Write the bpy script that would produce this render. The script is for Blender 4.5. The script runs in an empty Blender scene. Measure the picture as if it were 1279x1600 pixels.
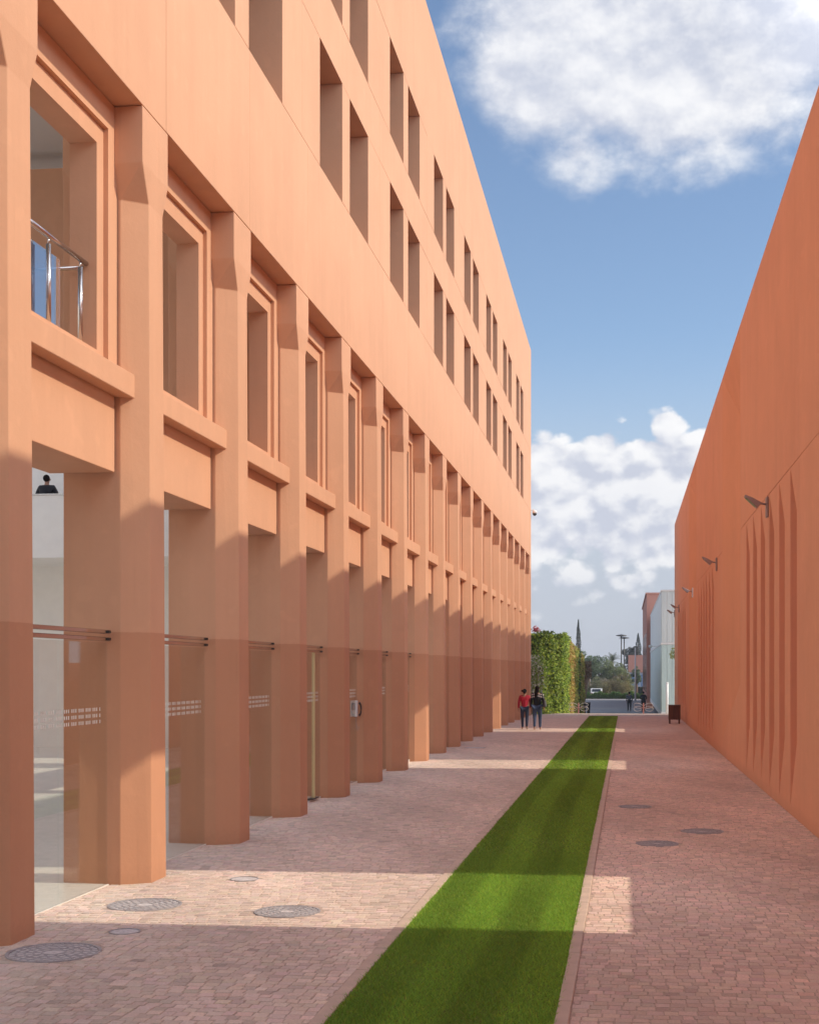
import bpy, bmesh, math, random
import numpy as np
from mathutils import Vector, Matrix, Quaternion
random.seed(7)
rng = np.random.default_rng(7)
R = math.radians
scene = bpy.context.scene
COL = scene.collection

# ------------------------------------------------------------------ camera
FPX = 2100.0; CX, HY = 740.0, 1046.0      # focal length and principal point, in 1279 px wide frame
YAW = R(6.5); CAMZ = 2.2
cam = bpy.data.cameras.new('camera'); camo = bpy.data.objects.new('camera', cam); COL.objects.link(camo)
camo.location = (0, 0, CAMZ); camo.rotation_euler = (R(90), 0, YAW)
cam.sensor_fit = 'HORIZONTAL'; cam.sensor_width = 36
# portrait frame: shift is measured against the sensor's fitted side
cam.lens = FPX / 1279 * 36
cam.shift_x = (639.5 - CX) / 1279; cam.shift_y = (HY - 800) / 1279
cam.clip_start = 0.1; cam.clip_end = 6000
scene.camera = camo
scene.render.resolution_x = 818; scene.render.resolution_y = 1024

# ------------------------------------------------------------------ sun
SUN_EL = math.atan(0.80); FILL_GLOW = 3.6
sd = Vector((-1, -0.012, -0.80)).normalized()
sl = bpy.data.lights.new('sun', 'SUN'); sl.energy = 2.05; sl.angle = R(0.6); sl.color = (1, 0.89, 0.70)
so = bpy.data.objects.new('sun', sl); COL.objects.link(so); so.rotation_mode = 'QUATERNION'
so.rotation_quaternion = sd.to_track_quat('-Z', 'Y'); so.location = (40, 0, 60)

# ------------------------------------------------------------------ world: nishita sky with clouds
world = bpy.data.worlds.new('World'); scene.world = world; world.use_nodes = True
wt = world.node_tree; wt.nodes.clear()
def N(t, typ, **kw):
    n = t.nodes.new(typ)
    for k, v in kw.items():
        if k.startswith('i_'):
            n.inputs[k[2:].replace('_', ' ')].default_value = v
        else: setattr(n, k, v)
    return n
def L(t, a, b): t.links.new(a, b)
def MA(t, op, a, b=None, c=None, clamp=False):
    n = t.nodes.new('ShaderNodeMath'); n.operation = op; n.use_clamp = clamp
    for i, v in enumerate((a, b, c)):
        if v is None: continue
        if isinstance(v, (int, float)): n.inputs[i].default_value = v
        else: t.links.new(v, n.inputs[i])
    return n.outputs[0]
def VM(t, op, a, b=None):
    n = t.nodes.new('ShaderNodeVectorMath'); n.operation = op
    for i, v in enumerate((a, b)):
        if v is None: continue
        if isinstance(v, (tuple, list)): n.inputs[i].default_value = v
        else: t.links.new(v, n.inputs[i])
    return n.outputs['Value' if op in ('LENGTH', 'DOT_PRODUCT') else 'Vector']
def pix_dir(px, py):
    a = (px - CX) / FPX; z = (HY - py) / FPX
    c, s = math.cos(YAW), math.sin(YAW)
    return Vector((c * a - s, s * a + c, z)).normalized()
tc = N(wt, 'ShaderNodeTexCoord')
dirv = VM(wt, 'NORMALIZE', tc.outputs['Generated'])
sky = N(wt, 'ShaderNodeTexSky', sky_type='NISHITA', sun_disc=False, sun_elevation=SUN_EL, sun_rotation=R(90.7),
        altitude=450, air_density=1.0, dust_density=0.9, ozone_density=2.0)
def blob(d, px, py, rx, ry, amp):
    c = pix_dir(px, py)
    v = VM(wt, 'MULTIPLY', VM(wt, 'SUBTRACT', d, tuple(c)), (FPX / rx, FPX / rx, FPX / ry))
    l = VM(wt, 'LENGTH', v)
    g = MA(wt, 'SUBTRACT', 1.0, l)
    g = MA(wt, 'MAXIMUM', g, -1.2)
    return MA(wt, 'MULTIPLY', g, amp)
def cloud_noise(d, det):
    sc = VM(wt, 'MULTIPLY', d, (1, 1, 1.45))
    n1 = N(wt, 'ShaderNodeTexNoise', i_Scale=6.5, i_Detail=float(det), i_Roughness=0.62); L(wt, sc, n1.inputs['Vector'])
    n2 = N(wt, 'ShaderNodeTexVoronoi', feature='F1'); n2.inputs['Scale'].default_value = 34; n2.inputs['Detail'].default_value = 1.0; n2.inputs['Roughness'].default_value = 0.5
    wv = VM(wt, 'ADD', sc, VM(wt, 'MULTIPLY', n1.outputs['Color'], (0.05, 0.05, 0.05))); L(wt, wv, n2.inputs['Vector'])
    a = MA(wt, 'MULTIPLY', MA(wt, 'SUBTRACT', n1.outputs['Fac'], 0.5), 1.7)
    return a, MA(wt, 'MULTIPLY', MA(wt, 'SUBTRACT', 0.42, n2.outputs['Distance']), 0.55)
s0 = N(wt, 'ShaderNodeSeparateXYZ'); L(wt, dirv, s0.inputs[0])
low = N(wt, 'ShaderNodeMapRange', i_From_Min=0.34, i_From_Max=0.20, i_To_Min=0.16, i_To_Max=1.0); L(wt, s0.outputs['Z'], low.inputs['Value'])
a1, p1 = cloud_noise(dirv, 9); a2, p2 = cloud_noise(VM(wt, 'ADD', dirv, (0.007, -0.002, 0.011)), 6)
p1 = MA(wt, 'MULTIPLY', p1, low.outputs[0]); p2 = MA(wt, 'MULTIPLY', p2, low.outputs[0])
n = MA(wt, 'ADD', a1, p1)
bs = [blob(dirv, 1110, 20, 410, 225, 1.35), blob(dirv, 850, 110, 135, 130, 1.0), blob(dirv, 905, 235, 90, 75, 0.5),
      blob(dirv, 980, 775, 380, 122, 1.3), blob(dirv, 1040, 665, 50, 66, 0.8), blob(dirv, 1112, 690, 50, 60, 0.6), blob(dirv, 858, 702, 70, 50, 0.6),
      blob(dirv, 1019, 866, 26, 11, 0.35), blob(dirv, 955, 685, 50, 45, 0.5), blob(dirv, 905, 846, 60, 16, 0.35), blob(dirv, 880, 905, 190, 34, 0.22)]
m = bs[0]
for b in bs[1:]:
    nn = N(wt, 'ShaderNodeMath', operation='SMOOTH_MAX'); L(wt, m, nn.inputs[0]); L(wt, b, nn.inputs[1]); nn.inputs[2].default_value = 0.1; m = nn.outputs[0]
m = MA(wt, 'SUBTRACT', m, 0.06)
# elsewhere over the sky: unseen cloud cover, added thickly for fill light
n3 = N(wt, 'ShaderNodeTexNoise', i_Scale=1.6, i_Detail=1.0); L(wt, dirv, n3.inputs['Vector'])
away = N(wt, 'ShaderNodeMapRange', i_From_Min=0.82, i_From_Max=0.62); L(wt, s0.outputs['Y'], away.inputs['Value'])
fill_field = MA(wt, 'SUBTRACT', MA(wt, 'ADD', MA(wt, 'MULTIPLY', MA(wt, 'SUBTRACT', n3.outputs['Fac'], 0.50), 2.0), 0.26), MA(wt, 'MULTIPLY', MA(wt, 'SUBTRACT', 1.0, away.outputs[0]), 1.3))
den = MA(wt, 'ADD', MA(wt, 'MAXIMUM', m, fill_field), n)
emax = N(wt, 'ShaderNodeMapRange', i_From_Min=0.20, i_From_Max=0.34, i_To_Min=0.14, i_To_Max=0.50); L(wt, s0.outputs['Z'], emax.inputs['Value'])
edge = N(wt, 'ShaderNodeMapRange', interpolation_type='SMOOTHSTEP', i_From_Min=-0.05); L(wt, den, edge.inputs['Value']); L(wt, emax.outputs[0], edge.inputs['From Max'])
rel = MA(wt, 'ADD', MA(wt, 'MULTIPLY', MA(wt, 'SUBTRACT', a1, a2), 1.25), MA(wt, 'MULTIPLY', MA(wt, 'SUBTRACT', p1, p2), 0.9))
rel = MA(wt, 'ADD', rel, MA(wt, 'MULTIPLY', a1, 0.12))
relief = N(wt, 'ShaderNodeMapRange', interpolation_type='SMOOTHSTEP', i_From_Min=-0.27, i_From_Max=0.30); L(wt, rel, relief.inputs['Value'])
thick = N(wt, 'ShaderNodeMapRange', i_From_Min=0.25, i_From_Max=1.3, i_To_Max=0.22); L(wt, den, thick.inputs['Value'])
ccol = N(wt, 'ShaderNodeMix', data_type='RGBA'); ccol.inputs[6].default_value = (0.41, 0.435, 0.51, 1); ccol.inputs[7].default_value = (0.66, 0.66, 0.67, 1)
L(wt, MA(wt, 'SUBTRACT', relief.outputs[0], thick.outputs[0], clamp=True), ccol.inputs[0])
# cloud brightened towards the sun, an added gain that fills the shade
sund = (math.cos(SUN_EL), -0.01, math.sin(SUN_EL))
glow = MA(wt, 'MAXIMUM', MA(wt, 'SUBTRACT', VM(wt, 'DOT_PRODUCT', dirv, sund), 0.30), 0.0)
glow = MA(wt, 'ADD', 1.0, MA(wt, 'MULTIPLY', glow, FILL_GLOW))
sep = N(wt, 'ShaderNodeSeparateXYZ'); L(wt, dirv, sep.inputs[0])
# thin milky layer low over the horizon
veil = N(wt, 'ShaderNodeMapRange', interpolation_type='SMOOTHSTEP', i_From_Min=0.25, i_From_Max=0.05, i_To_Max=0.92); L(wt, sep.outputs['Z'], veil.inputs['Value'])
bg1 = N(wt, 'ShaderNodeBackground', i_Strength=0.105)
tint = N(wt, 'ShaderNodeMix', data_type='RGBA', blend_type='MULTIPLY'); tint.inputs[0].default_value = 1.0
tint.inputs[7].default_value = (1.0, 1.0, 1.0, 1); L(wt, sky.outputs[0], tint.inputs[6]); L(wt, tint.outputs[2], bg1.inputs['Color'])
bgv = N(wt, 'ShaderNodeBackground', i_Strength=1.0); bgv.inputs['Color'].default_value = (0.37, 0.40, 0.465, 1)
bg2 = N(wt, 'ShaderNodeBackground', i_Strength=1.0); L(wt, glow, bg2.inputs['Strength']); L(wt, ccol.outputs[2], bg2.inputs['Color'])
mv = N(wt, 'ShaderNodeMixShader'); L(wt, veil.outputs[0], mv.inputs[0]); L(wt, bg1.outputs[0], mv.inputs[1]); L(wt, bgv.outputs[0], mv.inputs[2])
mx = N(wt, 'ShaderNodeMixShader'); out = N(wt, 'ShaderNodeOutputWorld')
lowfade = N(wt, 'ShaderNodeMapRange', i_From_Min=0.0, i_From_Max=0.09, i_To_Min=0.15, i_To_Max=1.0); L(wt, sep.outputs['Z'], lowfade.inputs['Value'])
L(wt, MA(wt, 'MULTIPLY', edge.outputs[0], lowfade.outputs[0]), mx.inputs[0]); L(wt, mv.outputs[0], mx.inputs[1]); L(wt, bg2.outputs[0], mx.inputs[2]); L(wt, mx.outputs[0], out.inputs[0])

scene.view_settings.view_transform = 'Standard'; scene.view_settings.look = 'None'
scene.view_settings.exposure = 0.63; scene.view_settings.gamma = 1.0; scene.view_settings.use_curve_mapping = False
scene.cycles.max_bounces = 8; scene.cycles.diffuse_bounces = 5; scene.cycles.transparent_max_bounces = 16
scene.cycles.use_denoising = True

# ------------------------------------------------------------------ materials
def new_mat(name):
    m = bpy.data.materials.new(name); m.use_nodes = True; t = m.node_tree
    b = t.nodes['Principled BSDF']; return m, t, b
def mat(name, col, rough=0.6, metal=0.0, spec=0.5, bump=0.0, bscale=40, var=0.0, vscale=3, vec=(1, 1, 1)):
    m, t, b = new_mat(name)
    b.inputs['Roughness'].default_value = rough; b.inputs['Metallic'].default_value = metal; b.inputs['Specular IOR Level'].default_value = spec
    b.inputs['Base Color'].default_value = (*col, 1)
    if var or bump:
        g = N(t, 'ShaderNodeNewGeometry'); mp = VM(t, 'MULTIPLY', g.outputs['Position'], vec)
    if var:
        n = N(t, 'ShaderNodeTexNoise', i_Scale=float(vscale), i_Detail=6.0, i_Roughness=0.6); L(t, mp, n.inputs['Vector'])
        r = N(t, 'ShaderNodeMapRange', i_From_Min=0.3, i_From_Max=0.7, i_To_Min=1 - var, i_To_Max=1 + var); L(t, n.outputs['Fac'], r.inputs['Value'])
        mm = VM(t, 'MULTIPLY', tuple(col), None); nd = mm.node; L(t, r.outputs[0], nd.inputs[1]); L(t, mm, b.inputs['Base Color'])
    if bump:
        n = N(t, 'ShaderNodeTexNoise', i_Scale=float(bscale), i_Detail=4.0); L(t, mp, n.inputs['Vector'])
        bp = N(t, 'ShaderNodeBump', i_Strength=float(bump), i_Distance=0.01); L(t, n.outputs['Fac'], bp.inputs['Height']); L(t, bp.outputs[0], b.inputs['Normal'])
    return m
def plaster(name, col, dado=False, streak=0.05):
    m, t, b = new_mat(name); b.inputs['Roughness'].default_value = 0.85; b.inputs['Specular IOR Level'].default_value = 0.25
    g = N(t, 'ShaderNodeNewGeometry'); P = g.outputs['Position']
    n1 = N(t, 'ShaderNodeTexNoise', i_Scale=0.7, i_Detail=7.0, i_Roughness=0.62); L(t, P, n1.inputs['Vector'])
    n2 = N(t, 'ShaderNodeTexNoise', i_Scale=2.6, i_Detail=5.0, i_Roughness=0.65); L(t, VM(t, 'MULTIPLY', P, (1, 1, 0.06)), n2.inputs['Vector'])
    n3 = N(t, 'ShaderNodeTexNoise', i_Scale=22.0, i_Detail=6.0, i_Roughness=0.7); L(t, P, n3.inputs['Vector'])
    f = MA(t, 'ADD', MA(t, 'MULTIPLY', MA(t, 'SUBTRACT', n1.outputs['Fac'], 0.5), 0.22), MA(t, 'MULTIPLY', MA(t, 'SUBTRACT', n2.outputs['Fac'], 0.5), streak * 3))
    f = MA(t, 'ADD', f, MA(t, 'MULTIPLY', MA(t, 'SUBTRACT', n3.outputs['Fac'], 0.5), 0.05))
    n5 = N(t, 'ShaderNodeTexNoise', i_Scale=11.0, i_Detail=4.0, i_Roughness=0.7); L(t, VM(t, 'MULTIPLY', P, (1, 1, 0.035)), n5.inputs['Vector'])
    run = N(t, 'ShaderNodeMapRange', i_From_Min=0.60, i_From_Max=0.74, i_To_Max=-0.055); L(t, n5.outputs['Fac'], run.inputs['Value'])
    f = MA(t, 'ADD', f, run.outputs[0])
    v5 = N(t, 'ShaderNodeTexNoise', i_Scale=3.5, i_Detail=1.0); L(t, P, v5.inputs['Vector'])
    sp5 = N(t, 'ShaderNodeMapRange', i_From_Min=0.66, i_From_Max=0.70, i_To_Max=0.03); L(t, v5.outputs['Fac'], sp5.inputs['Value'])
    f = MA(t, 'ADD', f, sp5.outputs[0])
    f = MA(t, 'ADD', f, 1.0)
    c = VM(t, 'MULTIPLY', tuple(col), None); L(t, f, c.node.inputs[1])
    # grime drawn up from the paving
    s = N(t, 'ShaderNodeSeparateXYZ'); L(t, P, s.inputs[0])
    hz = MA(t, 'ADD', s.outputs['Z'], MA(t, 'MULTIPLY', n3.outputs['Fac'], 0.25))
    gr = N(t, 'ShaderNodeMapRange', i_From_Min=0.08, i_From_Max=0.32, i_To_Min=0.86, i_To_Max=1.0); L(t, hz, gr.inputs['Value'])
    c2 = VM(t, 'MULTIPLY', c, None); L(t, gr.outputs[0], c2.node.inputs[1]); c = c2
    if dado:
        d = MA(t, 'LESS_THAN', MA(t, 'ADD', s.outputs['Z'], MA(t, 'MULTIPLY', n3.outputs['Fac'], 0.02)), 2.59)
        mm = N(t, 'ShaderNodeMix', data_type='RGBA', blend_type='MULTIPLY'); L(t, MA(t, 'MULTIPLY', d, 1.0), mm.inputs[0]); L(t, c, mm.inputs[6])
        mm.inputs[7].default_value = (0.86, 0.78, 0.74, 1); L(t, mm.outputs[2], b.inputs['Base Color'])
    else: L(t, c, b.inputs['Base Color'])
    hh = MA(t, 'ADD', MA(t, 'MULTIPLY', n3.outputs['Fac'], 0.5), MA(t, 'MULTIPLY', n1.outputs['Fac'], 3.0))
    bp = N(t, 'ShaderNodeBump', i_Strength=0.35, i_Distance=0.012); L(t, hh, bp.inputs['Height']); L(t, bp.outputs[0], b.inputs['Normal'])
    return m
def attr_mat(name, rough=0.8, trans=0.0, bump=0.0, bscale=60, spec=0.3):
    m, t, b = new_mat(name); a = N(t, 'ShaderNodeAttribute', attribute_name='tint')
    b.inputs['Roughness'].default_value = rough; b.inputs['Specular IOR Level'].default_value = spec
    if bump:
        g = N(t, 'ShaderNodeNewGeometry'); n = N(t, 'ShaderNodeTexNoise', i_Scale=float(bscale), i_Detail=5.0, i_Roughness=0.65); L(t, g.outputs['Position'], n.inputs['Vector'])
        bp = N(t, 'ShaderNodeBump', i_Strength=bump, i_Distance=0.006); L(t, n.outputs['Fac'], bp.inputs['Height']); L(t, bp.outputs[0], b.inputs['Normal'])
        r = N(t, 'ShaderNodeMapRange', i_From_Min=0.3, i_From_Max=0.7, i_To_Min=0.84, i_To_Max=1.12); L(t, n.outputs['Fac'], r.inputs['Value'])
        c = VM(t, 'MULTIPLY', a.outputs['Color'], None); L(t, r.outputs[0], c.node.inputs[1]); L(t, c, b.inputs['Base Color'])
    else: L(t, a.outputs['Color'], b.inputs['Base Color'])
    if trans:
        tr = N(t, 'ShaderNodeBsdfTranslucent'); L(t, a.outputs['Color'], tr.inputs['Color']); mxs = N(t, 'ShaderNodeMixShader'); mxs.inputs[0].default_value = trans
        o = t.nodes['Material Output']; L(t, b.outputs[0], mxs.inputs[1]); L(t, tr.outputs[0], mxs.inputs[2]); L(t, mxs.outputs[0], o.inputs[0])
    return m
def glass_mat(name, tint=(0.95, 0.97, 0.96), ior=1.5, base=0.0, rough=0.0):
    m, t, b = new_mat(name); t.nodes.remove(b); o = t.nodes['Material Output']
    lw = N(t, 'ShaderNodeLayerWeight', i_Blend=0.5); F0 = ((ior - 1) / (ior + 1)) ** 2
    fr = MA(t, 'ADD', MA(t, 'MULTIPLY', MA(t, 'POWER', lw.outputs['Facing'], 5.0), 1 - F0), F0); g = N(t, 'ShaderNodeBsdfGlossy', i_Roughness=rough); tr = N(t, 'ShaderNodeBsdfTransparent'); tr.inputs[0].default_value = (*tint, 1)
    s = N(t, 'ShaderNodeMixShader'); L(t, MA(t, 'ADD', fr, base, clamp=True), s.inputs[0]); L(t, tr.outputs[0], s.inputs[1]); L(t, g.outputs[0], s.inputs[2]); L(t, s.outputs[0], o.inputs[0])
    return m
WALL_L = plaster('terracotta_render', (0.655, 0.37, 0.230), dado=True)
WALL_R = plaster('orange_render', (0.81, 0.41, 0.262), streak=0.04)
WALL_F = plaster('red_render', (0.55, 0.26, 0.20))
WHITE = mat('white_plaster', (0.86, 0.83, 0.78), 0.8, var=0.03)
CEIL = mat('grey_ceiling', (0.55, 0.53, 0.5), 0.8)
TILE = mat('pale_tile', (0.80, 0.78, 0.72), 0.25, var=0.06)
GLASS = glass_mat('clear_glass', (0.97, 0.98, 0.97), ior=1.5)
BGLASS = glass_mat('blue_glass', (0.66, 0.77, 0.92), ior=1.6, base=0.35)
DARKGL = mat('dark_window_glass', (0.03, 0.035, 0.04), 0.08, spec=0.8)
STEEL = mat('brushed_steel', (0.62, 0.60, 0.58), 0.22, metal=1.0)
DSTEEL = mat('dark_steel', (0.06, 0.055, 0.05), 0.4, metal=0.6)
BRASS = mat('brass_edge', (0.75, 0.62, 0.34), 0.35, metal=0.4)
FROST = mat('frosted_film', (0.75, 0.72, 0.66), 0.6)
LAMPM = mat('taupe_metal', (0.38, 0.29, 0.28), 0.5, metal=0.2)
LAMPG = mat('lamp_glass', (0.35, 0.34, 0.36), 0.1, spec=0.9)
WOOD = mat('dark_wood', (0.12, 0.042, 0.02), 0.55, bump=0.3, bscale=60, var=0.35, vscale=9, vec=(1, 1, 0.15))
PLW = mat('white_plastic', (0.75, 0.75, 0.76), 0.35)
PLB = mat('black_plastic', (0.012, 0.012, 0.013), 0.35)
IRON = mat('cast_iron', (0.40, 0.38, 0.39), 0.6, metal=0.15, bump=0.5, bscale=90, var=0.25, vscale=14)
IRONF = mat('cover_fill', (0.62, 0.58, 0.57), 0.85, bump=0.6, bscale=70, var=0.25, vscale=30)
WPAINT = mat('white_paint', (0.78, 0.77, 0.75), 0.4)
PINK = mat('pink_paint', (0.62, 0.32, 0.30), 0.45)
ASPH = mat('asphalt', (0.27, 0.255, 0.26), 0.9, bump=0.3, var=0.12, vscale=1.2)
APRON = mat('pale_concrete', (0.70, 0.62, 0.56), 0.85, var=0.08, vscale=1.5)
EARTH = mat('dry_earth', (0.17, 0.12, 0.08), 0.95, var=0.3, vscale=1.5)
SOIL = mat('turf_soil', (0.19, 0.25, 0.03), 0.95, var=0.3, vscale=20)
MORTAR = mat('mortar', (0.52, 0.40, 0.325), 0.95, var=0.25, vscale=25)
STONE = attr_mat('sett_stone', 0.78, bump=0.35, bscale=55)
KERB = mat('kerb_stone', (0.60, 0.47, 0.38), 0.8, bump=0.25, var=0.10, vscale=5)
LEAF = attr_mat('leaf', 0.55, trans=0.35)
GRASSM = attr_mat('grass_blade', 0.6, trans=0.5)
BARK = mat('bark', (0.26, 0.17, 0.12), 0.9, bump=0.8, bscale=20, var=0.3, vscale=6)
# paving too far off to tell its stones apart
def far_setts():
    m, t, b = new_mat('sett_paving_far'); b.inputs['Roughness'].default_value = 0.8
    g = N(t, 'ShaderNodeNewGeometry')
    v = N(t, 'ShaderNodeTexVoronoi', i_Scale=9.5); L(t, VM(t, 'MULTIPLY', g.outputs['Position'], (1, 1, 0)), v.inputs['Vector'])
    n = N(t, 'ShaderNodeTexNoise', i_Scale=1.3, i_Detail=5.0); L(t, g.outputs['Position'], n.inputs['Vector'])
    sp = N(t, 'ShaderNodeSeparateColor'); L(t, v.outputs['Color'], sp.inputs[0])
    f = MA(t, 'ADD', MA(t, 'MULTIPLY', sp.outputs[0], 0.22), MA(t, 'MULTIPLY', n.outputs['Fac'], 0.35)); f = MA(t, 'ADD', f, 0.62)
    c = VM(t, 'MULTIPLY', (0.69, 0.52, 0.43), None); L(t, f, c.node.inputs[1]); L(t, c, b.inputs['Base Color'])
    bp = N(t, 'ShaderNodeBump', i_Strength=0.4, i_Distance=0.01); L(t, v.outputs['Distance'], bp.inputs['Height']); bp.invert = True; L(t, bp.outputs[0], b.inputs['Normal'])
    return m
PAVEF = far_setts()

# ------------------------------------------------------------------ mesh helpers
def link(name, me, mats, parent=None, smooth=False, **props):
    o = bpy.data.objects.new(name, me); COL.objects.link(o)
    if mats is not None and not me.materials:
        for m in (mats if isinstance(mats, (list, tuple)) else [mats]): me.materials.append(m)
    if smooth:
        me.polygons.foreach_set('use_smooth', [True] * len(me.polygons))
    if parent is not None: o.parent = parent
    for k, v in props.items(): o[k] = v
    return o
def thing(name, label, category, loc=(0, 0, 0), rz=0, group=None):
    o = bpy.data.objects.new(name, None); COL.objects.link(o); o.location = loc; o.rotation_euler = (0, 0, rz)
    o['label'] = label; o['category'] = category
    if group: o['group'] = group
    o.empty_display_size = 0.2
    return o
class MB:
    def __init__(s): s.v = []; s.f = []; s.m = []; s.cur = 0
    def add(s, vs, fs):
        n = len(s.v); s.v += [tuple(p) for p in vs]; s.f += [tuple(i + n for i in f) for f in fs]; s.m += [s.cur] * len(fs); return s
    def box(s, x0, x1, y0, y1, z0, z1):
        if x0 > x1: x0, x1 = x1, x0
        return s.add([(x0, y0, z0), (x1, y0, z0), (x1, y1, z0), (x0, y1, z0), (x0, y0, z1), (x1, y0, z1), (x1, y1, z1), (x0, y1, z1)],
                     [(3, 2, 1, 0), (4, 5, 6, 7), (0, 1, 5, 4), (1, 2, 6, 5), (2, 3, 7, 6), (3, 0, 4, 7)])
    def loft(s, rings, cap=True, close=True):
        n = len(rings[0]); vs = [p for r in rings for p in r]; fs = []
        for i in range(len(rings) - 1):
            for j in range(n if close else n - 1):
                k = (j + 1) % n
                fs.append((i * n + j, i * n + k, (i + 1) * n + k, (i + 1) * n + j))
        if cap: fs += [tuple(reversed(range(n))), tuple(range((len(rings) - 1) * n, len(rings) * n))]
        return s.add(vs, fs)
    def prism(s, poly, z0, z1): return s.loft([[(x, y, z0) for x, y in poly], [(x, y, z1) for x, y in poly]])
    def tube(s, pts, r, n=8, closed=False):
        pts = [Vector(p) for p in pts]; rings = []
        rr = r if isinstance(r, (list, tuple)) else [r] * len(pts)
        m = len(pts)
        for i, p in enumerate(pts):
            a = pts[(i - 1) % m] if (closed or i > 0) else p; b = pts[(i + 1) % m] if (closed or i < m - 1) else p
            t = (b - a).normalized(); u = t.orthogonal().normalized() if abs(t.z) > 0.999 else t.cross(Vector((0, 0, 1))).normalized()
            w = t.cross(u).normalized()
            rings.append([tuple(p + (u * math.cos(2 * math.pi * k / n) + w * math.sin(2 * math.pi * k / n)) * rr[i]) for k in range(n)])
        if closed: rings.append(rings[0])
        return s.loft(rings, cap=not closed)
    def build(s, name, mats, parent=None, smooth=False, bevel=0, **props):
        me = bpy.data.meshes.new(name); me.from_pydata(s.v, [], s.f)
        bm = bmesh.new(); bm.from_mesh(me)
        if bevel: bmesh.ops.bevel(bm, geom=bm.edges[:], offset=bevel, segments=1, affect='EDGES')
        bmesh.ops.recalc_face_normals(bm, faces=bm.faces[:]); bm.to_mesh(me); bm.free()
        o = link(name, me, mats, parent, smooth, **props)
        if not bevel and len(set(s.m)) > 1: me.polygons.foreach_set('material_index', s.m)
        return o
def np_mesh(name, verts, faces, mats, tint=None, parent=None, **props):
    """verts (n,3); faces (m,k); tint (m,3) colour per face"""
    me = bpy.data.meshes.new(name); m, k = faces.shape
    me.vertices.add(len(verts)); me.vertices.foreach_set('co', verts.astype(np.float32).ravel())
    me.loops.add(m * k); me.loops.foreach_set('vertex_index', faces.astype(np.int32).ravel())
    me.polygons.add(m); me.polygons.foreach_set('loop_start', np.arange(m, dtype=np.int32) * k)
    me.update(calc_edges=True); me.polygons.foreach_set('use_smooth', [False] * m)
    if tint is not None:
        a = me.attributes.new('tint', 'FLOAT_COLOR', 'FACE')
        c = np.ones((m, 4), np.float32); c[:, :3] = tint; a.data.foreach_set('color', c.ravel())
    return link(name, me, mats, parent, **props)
def unit(v): return v / (np.linalg.norm(v, axis=-1, keepdims=True) + 1e-9)
def leaves(name, P, size, tint, parent=None, matl=None, aspect=0.55, nrm=None, spread=1.0, **props):
    """leaf-shaped quads at points P (n,3)"""
    n = len(P); d = unit(rng.normal(size=(n, 3)))
    if nrm is not None: d = unit(d * spread + np.array(nrm) * 0.8)
    a = unit(np.cross(d, rng.normal(size=(n, 3)))); b = np.cross(d, a)
    s = (size * rng.uniform(0.6, 1.3, n))[:, None]
    q = np.stack([P - a * s, P - b * s * aspect, P + a * s, P + b * s * aspect], 1).reshape(-1, 3)
    return np_mesh(name, q, np.arange(n * 4).reshape(n, 4), matl or LEAF, tint, parent, **props)

# ground profile: nearly level lane that falls gently, then a ramp down to the road
_gy = [-50, 12, 67, 74, 112, 130]; _gzv = [0, 0, -0.13, -0.22, -1.5, -1.6]
def gz(y): return np.interp(y, _gy, _gzv)

A = -4.87                 # street face of the left building
RX = 2.49                 # street face of the right building
BAY = 3.189
def YK(k): return 10.654 + BAY * k
ROOF_L, ROOF_R = 18.5, 9.85

# ------------------------------------------------------------------ ground
def strip_sheet(name, x0, x1, ys, zoff, m, **props):
    mb = MB(); vs = []; fs = []
    for i, y in enumerate(ys):
        z = float(gz(y)) + (zoff(y) if callable(zoff) else zoff); vs += [(x0, y, z), (x1, y, z)]
        if i: fs.append((2 * i - 2, 2 * i - 1, 2 * i + 1, 2 * i))
    return mb.add(vs, fs).build(name, m, **props)
g = MB()
ys = [-60, 12, 67, 74, 112, 130, 400, 900]; vs = []; fs = []
for i, y in enumerate(ys):
    z = float(gz(y)) - 0.06; vs += [(-900, y, z), (900, y, z)]
    if i: fs.append((2 * i - 2, 2 * i - 1, 2 * i + 1, 2 * i))
g.add(vs, fs).build('ground', EARTH, kind='structure')
NEAR = 44.0
base_off = lambda y: -0.0038 if y <= NEAR else 0.0
pl = strip_sheet('pavement_left', -5.28, -1.96, [2, 12, NEAR, NEAR + 0.05, 67, 74], base_off, [MORTAR], kind='structure')
pr = strip_sheet('pavement_right', -0.36, RX + 0.02, [2, 12, NEAR, NEAR + 0.05, 67, 74], base_off, [MORTAR], kind='structure')
for o in (pl, pr):
    o.data.materials.append(PAVEF)
    for p in o.data.polygons:
        if p.center.y > NEAR: p.material_index = 1
mid = strip_sheet('paving_middle', -1.96, -0.36, [67.6, 74], 0.0, PAVEF, kind='structure')
lawn_base = strip_sheet('lawn_soil', -1.87, -0.44, [2, 12, 67.5], -0.004, SOIL, kind='structure')
strip_sheet('apron', -20, 14, [73.9, 93, 112], 0.006, APRON, kind='structure')
strip_sheet('road', -60, 60, [111.8, 130, 173], 0.012, ASPH, kind='structure')

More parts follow.
